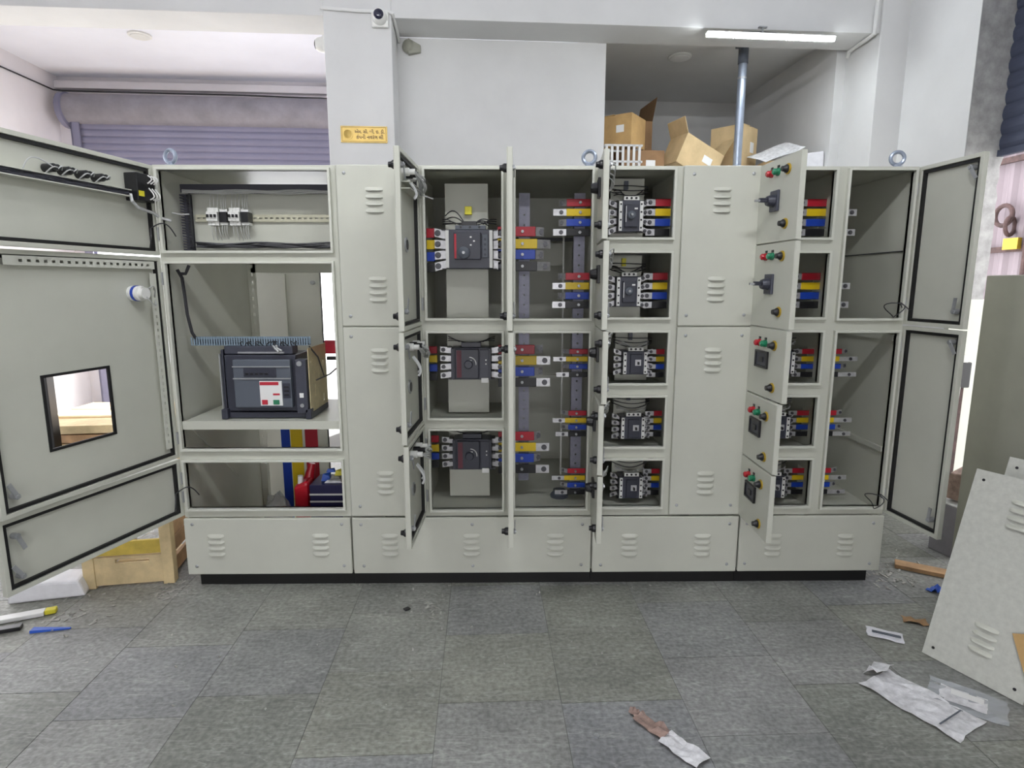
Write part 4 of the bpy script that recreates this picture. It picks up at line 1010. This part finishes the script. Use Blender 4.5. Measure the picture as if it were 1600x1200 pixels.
# turret camera on the pillar
def turret(name, label, loc, aim_rot):
    t = thing(name, label, 'camera', loc, aim_rot, group='security cameras')
    local('mount_plate', MB().box(-0.058, -0.03, -0.06, 0.058, 0.0, 0.05), WHITE, t, bevel=0.008)
    local('housing', MB().lathe((0, -0.03, 0), (0, -1, 0), [(0, 0.052), (0.02, 0.05), (0.045, 0.044), (0.055, 0.036)], 20), WHITE, t, smooth=True)
    local('lens', MB().lathe((0, -0.0852, 0), (0, -1, 0), [(0, 0.034), (0.006, 0.03), (0.012, 0.016)], 20), DARKLENS, t, smooth=True)
    return t
turret('security_camera', 'white turret security camera facing out from the pillar top', bw(-0.86, -0.002, 3.36), (0, 0, BA))
turret('security_camera', 'small security camera on the left side of the pillar', bw(-1.253, 0.15, 3.24), (0, 0, BA - R(90)))
fx = thing('junction_bracket', 'grey bracket box on the wall right of the pillar', 'bracket', bw(-0.66, 0.348, 3.31), (0, 0, BA))
local('bracket_box', MB().hexa([(-0.04, -0.05, -0.06), (0.05, -0.03, -0.04), (0.05, 0, -0.04), (-0.04, 0, -0.06), (-0.04, -0.05, 0.05), (0.05, -0.03, 0.01), (0.05, 0, 0.01), (-0.04, 0, 0.05)]), TALLP, fx, bevel=0.004)
local('bracket_cap', MB().lathe((-0.04, -0.02, 0.0), (-0.6, -0.8, 0), [(0, 0.05), (0.02, 0.045), (0.03, 0.03)], 14), TALLP, fx, smooth=True)
def bpath(pts): return [bw(*p) for p in pts]
single('camera_cable', MB().tube(bpath([(-1.26, -0.01, 3.42), (-1.22, -0.012, 3.415), (-1.0, -0.012, 3.405), (-0.80, -0.012, 3.405), (-0.775, -0.012, 3.395), (-0.77, 0.02, 3.39), (-0.77, 0.1, 3.378), (-0.77, 0.22, 3.37), (-0.77, 0.34, 3.345)]), 0.011, 8), PVC, 'white cable conduit running round the top of the pillar', 'conduit', smooth=True)
single('wall_conduit', MB().tube(bpath([(2.745, 0.006, 3.7), (2.74, 0.006, 3.6), (2.735, 0.004, 3.42), (2.73, -0.004, 3.372), (2.74, 0.08, 3.368), (2.75, 0.2, 3.368), (2.758, 0.33, 3.366), (2.765, 0.36, 3.33)]), 0.014, 8), PVC, 'grey white conduit bending under the beam at right pillar', 'conduit', smooth=True)
single('ceiling_wire', MB().tube(bpath([(-4.855, -0.2, 3.66), (-4.86, 1.4, 3.66), (-4.86, 2.9, 3.69), (-4.8, 2.95, 3.695), (-2.8, 2.955, 3.69), (-0.96, 2.955, 3.66)]), 0.008, 6), DWIRE, 'thin dark wire along the left wall and over the shutter', 'wire')
# suspended lit tube
tl_ = thing('tube_light', 'lit white tube light hanging below the beam over the loft bay', 'light', bw(1.93, -0.03, 3.31), (0, R(1.2), BA - R(2.0)))
local('batten', MB().box(-0.47, 0.008, -0.010, 0.47, 0.030, 0.022).box(-0.47, -0.026, 0.016, 0.47, 0.0079, 0.022), WHITE, tl_)
local('tube', MB().cyl((-0.465, -0.010, 0.0), (0.465, -0.010, 0.0), 0.0135, n=14), TUBEM, tl_, smooth=True)
for x in (-0.27, 0.12):
    local('clip', MB().torus((x, -0.008, 0.0), (1, 0, 0), 0.018, 0.003, 14, 6), STEEL, tl_)
local('hanger', MB().cyl((-0.05, 0.016, 0.02), (-0.05, 0.04, 0.085), 0.006, n=8).box(-0.08, 0.02, 0.075, -0.02, 0.06, 0.083), STEEL, tl_)
local('cord', MB().tube([(-0.40, 0.02, 0.02), (-0.2, 0.03, 0.045), (-0.05, 0.035, 0.05), (0.2, 0.03, 0.04), (0.45, 0.02, 0.02)], 0.003, 5), DWIRE, tl_)
# ceiling battens behind the camera that light the board (carry the area lights above)
for i, p in enumerate(TUBES):
    b = thing('ceiling_batten', ('white ceiling batten over the left half of the work area', 'white ceiling batten over the right half of the work area')[i], 'light', p, group='ceiling battens over the work area')
    local('housing', MB().box(-0.6, -0.03, -0.01, 0.6, 0.03, 0.03), WHITE, b, bevel=0.004)
    local('tube', MB().cyl((-0.58, 0, -0.03), (0.58, 0, -0.03), 0.013, n=12), TUBEON, b, smooth=True)
    for x in (-0.59, 0.575): local('tube_holder', MB().box(x, -0.012, -0.045, x+0.015, 0.012, -0.011), WHITE, b)
    for x in (-0.5, 0.5): local('rod', MB().cyl((x, 0, 0.03), (x, 0, ZC-p[2]-0.001), 0.005, n=8), STEEL, b)
def dome(label, u, v, z):
    t = thing('ceiling_light', label, 'light', bw(u, v, z), (0, 0, BA), group='round ceiling lights')
    local('bezel', MB().lathe((0, 0, 0), (0, 0, -1), [(0, 0.10), (0.012, 0.10), (0.016, 0.085)], 24), WHITE, t, smooth=True)
    local('diffuser', MB().lathe((0, 0, -0.0165), (0, 0, -1), [(0, 0.083), (0.006, 0.08), (0.009, 0.06)], 24), PVC, t, smooth=True)
dome('round white ceiling light in the left bay', -3.32, 1.75, ZC-0.001)
dome('round ceiling light in the dark loft bay', 1.60, 0.95, 3.519)
# pole in the loft bay
pl = thing('steel_pole', 'shiny galvanised pole standing in the loft bay under the beam', 'pole', bw(1.98, 0.52, 2.42))
pb = bw(1.98, 0.52)
part('shaft', MB().cyl((pb[0], pb[1], 2.4205), (pb[0], pb[1], 3.32), 0.034, n=20), GALV, pl, smooth=True)
part('collar', MB().cyl((pb[0], pb[1], 3.20), (pb[0], pb[1], 3.215), 0.038, n=20), STEEL, pl, smooth=True)
part('head', MB().cyl((pb[0], pb[1], 3.32), (pb[0], pb[1], 3.45), 0.040, n=20).box(pb[0]-0.05, pb[1]-0.05, 3.45, pb[0]+0.05, pb[1]+0.05, 3.519), CHAR3, pl, smooth=True)

# ------------------------------------------------------------------ cartons on the loft
def carton(label, u, v, z, w, d, h, rot, m=CARD, open_=True, tilt=(0, 0), sticker=True):
    t = thing('carton', label, 'box', bw(u, v, z), (R(tilt[0]), R(tilt[1]), BA + R(rot)), group='cartons on the loft')
    q = MB()
    k = 0.005
    q.box(-w/2, -d/2, 0, w/2, -d/2+k, h).box(-w/2, d/2-k, 0, w/2, d/2, h).box(-w/2, -d/2+k, 0, -w/2+k, d/2-k, h).box(w/2-k, -d/2+k, 0, w/2, d/2-k, h).box(-w/2, -d/2, 0, w/2, d/2, k)
    local('walls', q, m, t)
    fl_ = (70, 30) if open_ else (0, 2)
    for s, a in ((1, fl_[0]), (-1, fl_[1])):
        # flap hinged at the side edge
        ca_, sa_ = math.cos(R(a)), math.sin(R(a))
        L_ = w*0.48
        x0_, z0_ = s*w/2, h
        x1_, z1_ = x0_ - s*L_*ca_*(1 if not open_ else -0.5), z0_ + L_*sa_
        local('flap', MB().hexa([(x0_, -d/2, z0_), (x1_, -d/2, z1_), (x1_, d/2, z1_), (x0_, d/2, z0_), (x0_, -d/2, z0_+k), (x1_, -d/2, z1_+k), (x1_, d/2, z1_+k), (x0_, d/2, z0_+k)]), m, t)
    if sticker: local('sticker', MB().box(w*0.05, -d/2-0.001, h*0.45, w*0.28, -d/2, h*0.68), LABEL, t)
    return t
carton('brown carton with a white sticker at left end of the loft', 1.05, 0.74, 2.68, 0.30, 0.30, 0.25, -38, CARD, False)
carton('small carton under the stickered carton on the loft', 1.20, 0.76, 2.4205, 0.36, 0.30, 0.235, 5, CARDD, False)
carton('dusky open carton at the back of the loft heap', 1.18, 1.30, 2.4205, 0.46, 0.40, 0.60, 6, CARDD, True, sticker=False)
carton('tilted torn carton with open flaps in the loft middle', 1.60, 0.68, 2.47, 0.40, 0.26, 0.26, 14, CARD2, True, tilt=(0, 24))
carton('square carton behind the steel pole on the loft', 2.10, 0.88, 2.52, 0.29, 0.29, 0.38, 40, CARD2, False)
carton('wide flat carton under the pole side carton', 2.12, 0.92, 2.4205, 0.60, 0.5, 0.095, 6, CARDD, False, sticker=False)
carton('flattened pale carton at right of the loft heap', 2.38, 0.66, 2.4205, 0.30, 0.34, 0.14, -4, CARD2, False, tilt=(0, 0), sticker=False)
# torn flap cardboard and papers
def crumple(nx, ny, w, d, amp, seed, ripple=0.0, t=0.0012):
    rnd = random.Random(seed); m = MB(); H = {}
    for j in range(ny+1):
        for i in range(nx+1):
            H[i, j] = abs(rnd.gauss(0, amp)) + ripple*(0.5+0.5*math.sin(i*1.1+j*0.5))
    for l in (0, 1):
        for j in range(ny+1):
            for i in range(nx+1):
                e = 0.15*w/nx
                jx = rnd.uniform(-e, e) if l == 0 else 0
                if l == 0: H['x', i, j] = (w*(i/nx-0.5)+jx, d*(j/ny-0.5)+jx*0.7)
                x, y = H['x', i, j]
                m.v.append((x, y, H[i, j] + l*t))
    W = nx+1; N_ = W*(ny+1)
    for j in range(ny):
        for i in range(nx):
            a = j*W+i
            m.f += [(a, a+W, a+W+1, a+1), (N_+a, N_+a+1, N_+a+W+1, N_+a+W)]
    for i in range(nx):
        m.f += [(i, i+1, N_+i+1, N_+i), (ny*W+i+1, ny*W+i, N_+ny*W+i, N_+ny*W+i+1)]
    for j in range(ny):
        m.f += [(j*W+W, j*W, N_+j*W, N_+j*W+W), (j*W+nx, j*W+W+nx, N_+j*W+W+nx, N_+j*W+nx)]
    return m
single('drawing_sheets', crumple(6, 5, 0.36, 0.30, 0.004, 3, 0.006), PAPER, 'white sheets lying tilted on the right loft carton', 'paper', bw(2.36, 0.62, 2.655), (R(20), R(-20), BA))
wb = thing('wire_basket', 'pale plastic basket with slats under the loft cartons', 'basket', bw(0.99, 0.52, 2.4205), (0, 0, BA))
for k in range(7): local('slat', MB().box(-0.15+k*0.045, -0.10, 0.0, -0.13+k*0.045, -0.09, 0.24), PVC, wb)
for z in (0.0, 0.10, 0.225): local('rim', MB().ring(-0.155, 0.155, -0.10, 0.12, 0.012, z, z+0.015).xform(Matrix(((1, 0, 0, 0), (0, 0, 1, 0), (0, 1, 0, 0), (0, 0, 0, 1)))), PVC, wb)
fb = single('foam_bundle', MB().hexa([(-0.08, -0.06, 0), (0.08, -0.06, 0), (0.08, 0.06, 0), (-0.08, 0.06, 0), (-0.08, -0.06, 0.2), (0.07, -0.06, 0.22), (0.07, 0.06, 0.22), (-0.08, 0.06, 0.2)]), FOAM, 'white foam sheets at the far right of the loft', 'foam', bw(2.615, 0.50, 2.4205), (0, 0, BA), bevel=0.01)

# ------------------------------------------------------------------ right foreground
tc = thing('grey_cabinet', 'tall plain grey cabinet at right edge with black plinth', 'cabinet', (2.62, 2.25, 0))
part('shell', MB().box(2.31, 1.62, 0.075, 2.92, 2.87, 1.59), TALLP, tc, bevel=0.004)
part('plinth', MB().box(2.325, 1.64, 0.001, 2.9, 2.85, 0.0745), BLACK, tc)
E_ = Vector((0.41628, -0.90924, 0)); N_ = Vector((0.90924, 0.41628, 0))
def leaning(label, b0, w, L_, lean_s, z_top, louv, screws, seed):
    ex = E_; ez = (N_*lean_s + Vector((0, 0, z_top))).normalized(); ey = ez.cross(ex)       # outer face towards -ey
    M = Matrix(((ex.x, ey.x, ez.x), (ex.y, ey.y, ez.y), (ex.z, ey.z, ez.z)))
    t = thing('loose_cover', label, 'cover panel', b0, M.to_euler(), group='loose covers at the right')
    local('panel', MB().box(0, 0, 0, w, 0.002, L_).box(0, 0.002, 0, 0.002, 0.02, L_).box(w-0.002, 0.002, 0, w, 0.02, L_).box(0.002, 0.002, 0, w-0.002, 0.02, 0.002).box(0.002, 0.002, L_-0.002, w-0.002, 0.02, L_), PAINTW, t)
    for x, z in louv:
        for k in range(4): link('louvre', LOUV, None, t, (x, 0, z-k*0.0325))
    for x, z in screws: local('screw_hole', MB().cyl((x, 0, z), (x, -0.001, z), 0.006, n=10), BPLAST, t)
    return t
lc = leaning('louvred loose cover leaning at the right edge nearest the camera', (1.773, 2.29, 0.004), 0.36, 0.815, 0.236, 0.784, [(0.19, 0.21), (0.19, 0.72)], [(0.035, 0.04), (0.325, 0.04), (0.035, 0.775), (0.325, 0.775)], 1)
lc2 = leaning('plain loose cover leaning behind the louvred one at right', (1.773+N_.x*0.14+E_.x*0.04, 2.29+N_.y*0.14+E_.y*0.04, 0.004), 0.36, 0.86, 0.25, 0.822, [], [(0.035, 0.82), (0.325, 0.82)], 2)
bk = thing('spare_panel', 'pale grey narrow panel leaning upright beyond the right open door', 'cover panel', (2.84, 3.56, 0), (R(-3), 0, R(6)))
local('panel', MB().box(-0.13, 0, 0.0, 0.13, 0.02, 1.46), PAINT, bk, bevel=0.003)
local('return_edge', MB().box(-0.13, -0.012, 0.0, -0.122, 0.0, 1.46), PAINT, bk)
dr = thing('power_drill_case', 'black switch socket box with white cable hanging at the pale panel', 'switch box', (2.66, 3.42, 0.95))
part('box', MB().box(2.620, 3.40, 0.95, 2.720, 3.46, 1.10), BPLAST, dr, bevel=0.006)
part('socket', MB().box(2.635, 3.392, 1.10, 2.690, 3.44, 1.14), WHITE, dr, bevel=0.004)
part('cable', MB().tube([(2.660, 3.41, 0.955), (2.650, 3.40, 0.85), (2.620, 3.40, 0.70), (2.600, 3.41, 0.45), (2.610, 3.42, 0.2), (2.610, 3.42, 0.02)], 0.012, 8), PVC, dr, smooth=True)
part('stand', MB().box(2.680, 3.43, 0.001, 2.710, 3.46, 0.95), RUST, dr)
cq = [(0.275, 0.235), (0.40, 0.008), (0.62, 0.10), (0.50, 0.34)]
single('cardboard_sheet', MB().hexa([(x, -0.014, z) for x, z in cq] + [(x, -0.009, z) for x, z in cq]), CARD, 'brown cardboard sheet propped on the louvred loose cover', 'cardboard', lc.location, lc.rotation_euler)
bx = thing('carton', 'pale grey carton standing on the floor beyond the right door', 'box', (2.66, 3.24, 0.0), (0, 0, R(12)))
local('walls', MB().box(-0.12, -0.10, 0.001, 0.12, 0.10, 0.30), SHUTB, bx, bevel=0.004)
local('flap', MB().hexa([(-0.12, -0.10, 0.301), (0.0, -0.10, 0.301), (0.0, 0.10, 0.301), (-0.12, 0.10, 0.301), (-0.12, -0.10, 0.306), (0.0, -0.10, 0.33), (0.0, 0.10, 0.33), (-0.12, 0.10, 0.306)]), PAPER, bx)
single('brick_block', MB().hexa([(-0.10, -0.06, 0), (0.10, -0.06, 0), (0.10, 0.06, 0), (-0.10, 0.06, 0), (-0.09, -0.05, 0.16), (0.09, -0.06, 0.20), (0.09, 0.05, 0.2), (-0.1, 0.05, 0.15)]), PINKP, 'dusky red brown block on the pale grey carton', 'block', (2.66, 3.24, 0.332), (0, 0, R(20)), bevel=0.006)
single('wood_plank', MB().box(-0.16, -0.04, 0, 0.16, 0.04, 0.022), WOODD, 'short brown plank on the floor by the right cabinet corner', 'plank', (2.31, 3.0, 0.001), (0, 0, R(-32)), bevel=0.002)
single('blue_rag', crumple(4, 4, 0.07, 0.06, 0.012, 5), BLUEP, 'small blue plastic scrap beside the plank', 'scrap', (2.20, 2.80, 0.001), (0, 0, 0.4))
# paper and plastic litter
pp = thing('crumpled_drawing', 'folded crumpled white drawing sheet on the right floor', 'paper', (1.55, 1.98, 0.002), (0, 0, R(-62)))
local('sheet', crumple(9, 7, 0.34, 0.19, 0.004, 21, 0.006), PAPER, pp)
local('turned_corner', crumple(3, 4, 0.06, 0.12, 0.006, 22, 0.02), PAPER, pp, (-0.17, 0.04, 0.012), (0, R(-35), 0))
local('fold_line', MB().box(0.10, -0.075, 0.016, 0.105, 0.07, 0.018), CHAR3, pp)
pg = thing('document_pouch', 'clear plastic pouch with white slip beside the crumpled drawing', 'pouch', (1.735, 1.99, 0.002), (0, 0, R(-40)))
local('film', crumple(7, 6, 0.24, 0.17, 0.003, 31, 0.004), PLAST, pg)
local('slip', crumple(5, 4, 0.15, 0.10, 0.001, 32, 0.002), PAPER, pg, (-0.01, 0.0, 0.004))
local('slip_label', MB().box(-0.05, 0.0, 0.0082, 0.05, 0.035, 0.0092), LABEL, pg)
sp = thing('sealed_packet', 'small white packet with a dark stripe on the floor', 'packet', (1.69, 2.41, 0.002), (0, 0, R(-28)))
local('packet', crumple(5, 3, 0.14, 0.07, 0.002, 41, 0.004, 0.008), FOAM, sp)
local('stripe', MB().box(-0.05, -0.012, 0.013, 0.06, 0.004, 0.0162), CHAR3, sp)
single('leaf_wrapper', crumple(5, 3, 0.10, 0.05, 0.006, 51, 0.008), WOODD, 'orange brown curled wrapper on the floor near the right', 'wrapper', (1.90, 2.52, 0.001), (0, 0, R(-20)))
gw = thing('torn_wrapper', 'torn paper wrapper with brown end at the bottom of the picture', 'wrapper', (0.57, 1.80, 0.002), (0, 0, R(-52)))
local('brown_end', crumple(7, 4, 0.13, 0.055, 0.006, 61, 0.012), PINKP, gw, (-0.085, 0, 0))
local('frill', crumple(3, 3, 0.035, 0.03, 0.010, 62, 0.006), PINKP, gw, (-0.165, 0.004, 0))
local('white_end', crumple(7, 4, 0.15, 0.075, 0.004, 63, 0.012), PAPER, gw, (0.05, -0.005, 0.001))
# ------------------------------------------------------------------ left foreground
cr = thing('wooden_crate', 'raw pine crate with a yellow upper board under the open left doors', 'crate', (-1.97, 3.05, 0), (0, 0, R(9)))
W2, DD = 0.215, 0.44
for x in (-W2, W2-0.055): 
    local('post', MB().box(x, -0.155, 0.001, x+0.055, -0.10, 0.335 if x > 0 else 0.17), WOOD, cr, bevel=0.003)
    local('post', MB().box(x, DD-0.16, 0.001, x+0.055, DD-0.105, 0.335), WOOD, cr, bevel=0.003)
local('board', MB().sheet(-W2+0.0551, W2-0.0551, 0.015, 0.165, [(-0.06, 0.10, 0.13, 0.152)], -0.15, -0.13), WOOD, cr, bevel=0.002)
local('board', MB().box(-W2+0.0551, -0.145, 0.172, W2-0.0551, -0.125, 0.245), WOODY, cr, bevel=0.002)
for z in (0.03, 0.14, 0.23): local('side_board', MB().box(W2-0.04, -0.0995, z, W2-0.02, DD-0.1605, z+0.08), WOODD, cr, bevel=0.002)
for z in (0.03, 0.14): local('side_board', MB().box(-W2+0.02, -0.0995, z, -W2+0.04, DD-0.1605, z+0.08), WOOD, cr, bevel=0.002)
for k in range(4): local('bottom_board', MB().box(-W2+0.041, -0.09+k*0.10, 0.012, W2-0.041, -0.005+k*0.10, 0.026), WOOD, cr)
single('film_bundle', crumple(7, 7, 0.28, 0.22, 0.012, 71, 0.03), PLAST, 'crumpled clear film stuffed in the pine crate', 'film', (-1.95, 3.07, 0.22), (0, 0, 0.2))
single('foam_block', MB().hexa([(-0.17, -0.07, 0), (0.17, -0.07, 0), (0.15, 0.10, 0), (-0.17, 0.1, 0), (-0.16, -0.06, 0.10), (0.14, -0.06, 0.08), (0.13, 0.09, 0.08), (-0.16, 0.09, 0.11)]), FOAM, 'white foam block on the floor below the left doors', 'foam', (-2.29, 2.83, 0.001), (0, 0, R(14)), bevel=0.012)
tr_ = thing('plastic_trunking', 'white plastic trunking strip with yellow end cap on the left floor', 'strip', (-2.28, 2.60, 0.002), (0, 0, R(24)))
local('strip', MB().box(-0.26, -0.025, 0, 0.10, 0.025, 0.02), PVC, tr_, bevel=0.003)
local('end_cap', MB().box(0.1005, -0.018, 0, 0.145, 0.02, 0.022), YTAG, tr_, bevel=0.004)
single('black_bar', MB().box(-0.20, -0.02, 0, 0.06, 0.02, 0.018), BPLAST, 'black flat bar below the white trunking', 'bar', (-2.26, 2.50, 0.001), (0, 0, R(20)), bevel=0.003)
single('blue_strip', MB().hexa([(-0.07, -0.018, 0), (0.09, -0.006, 0), (0.09, 0.004, 0), (-0.07, 0.018, 0), (-0.07, -0.016, 0.012), (0.09, -0.005, 0.005), (0.09, 0.003, 0.005), (-0.07, 0.016, 0.012)]), BLUEP, 'blue plastic strip lying on the left floor', 'strip', (-2.07, 2.505, 0.001), (0, 0, R(8)))
# seen through the window cut-out of the left door
po = building_thing('steel_post', 'slim black steel post in the left bay behind the door window', 'post', -3.82, 0.65, 0)
local('shaft', MB().box(-0.045, -0.045, 0.0, 0.045, 0.045, 1.6), BLACK, po, bevel=0.003)
wp = building_thing('timber_stack', 'stack of pale timber planks in the left bay', 'timber', -3.5, 1.3, 0)
rnd = random.Random(5)
for k in range(4):
    for j in range(3):
        local('plank', MB().box(-0.8, -0.16, 0, 0.8, 0.16, 0.07), (WOOD, CARD2, WOODD)[(k+j) % 3], wp, (rnd.uniform(-0.15, 0.15), -0.35+j*0.36, 0.005+k*0.085), (0, 0, R(rnd.uniform(-4, 4))))
# loose scrap on the floor: small chips, too many and too small to tell apart
rnd = random.Random(99)
sm_ = MB()
def chips(cx, cy, sx, sy, n, smin, smax):
    for _ in range(n):
        x, y = rnd.gauss(cx, sx), rnd.gauss(cy, sy)
        a = rnd.uniform(0, 6.28); L_, w = rnd.uniform(smin, smax), rnd.uniform(0.002, 0.006)
        c, s_ = math.cos(a), math.sin(a)
        h0, h1 = rnd.uniform(0.001, 0.006), rnd.uniform(0.001, 0.012)
        q = [(-L_/2, -w), (L_/2, -w), (L_/2, w), (-L_/2, w)]
        P = [(x+c*p-s_*r, y+s_*p+c*r) for p, r in q]
        sm_.hexa([(P[0][0], P[0][1], 0.0005), (P[1][0], P[1][1], h0), (P[2][0], P[2][1], h0), (P[3][0], P[3][1], 0.0005)] + [(P[0][0], P[0][1], 0.0015), (P[1][0], P[1][1], h0+0.001), (P[2][0], P[2][1], h1), (P[3][0], P[3][1], 0.002)])
chips(-1.72, 2.86, 0.05, 0.05, 40, 0.01, 0.05)
chips(2.05, 2.95, 0.08, 0.05, 50, 0.01, 0.05)
chips(2.20, 3.35, 0.12, 0.12, 40, 0.01, 0.05)
chips(-0.40, 2.66, 0.06, 0.05, 22, 0.006, 0.03)
chips(0.0, 2.3, 1.1, 0.45, 60, 0.003, 0.010)
chips(-0.2, 2.83, 0.8, 0.04, 40, 0.004, 0.02)
chips(-2.1, 2.65, 0.15, 0.12, 40, 0.008, 0.04)
st = single('floor_litter', sm_, SCRAP, 'scattered pale chips and offcuts of wire on the stone floor', 'litter')
st['kind'] = 'stuff'
single('black_clip', MB().box(-0.014, -0.012, 0, 0.014, 0.012, 0.006), BPLAST, 'small black clip on the floor left of centre', 'clip', (-0.475, 2.66, 0.001), (0, 0, R(40)), bevel=0.001)
single('hex_nut', MB().cyl((0, 0, 0), (0, 0, 0.008), 0.010, n=6), STEEL, 'steel nut on the floor near the bottom of the picture', 'nut', (0.315, 1.83, 0.001))
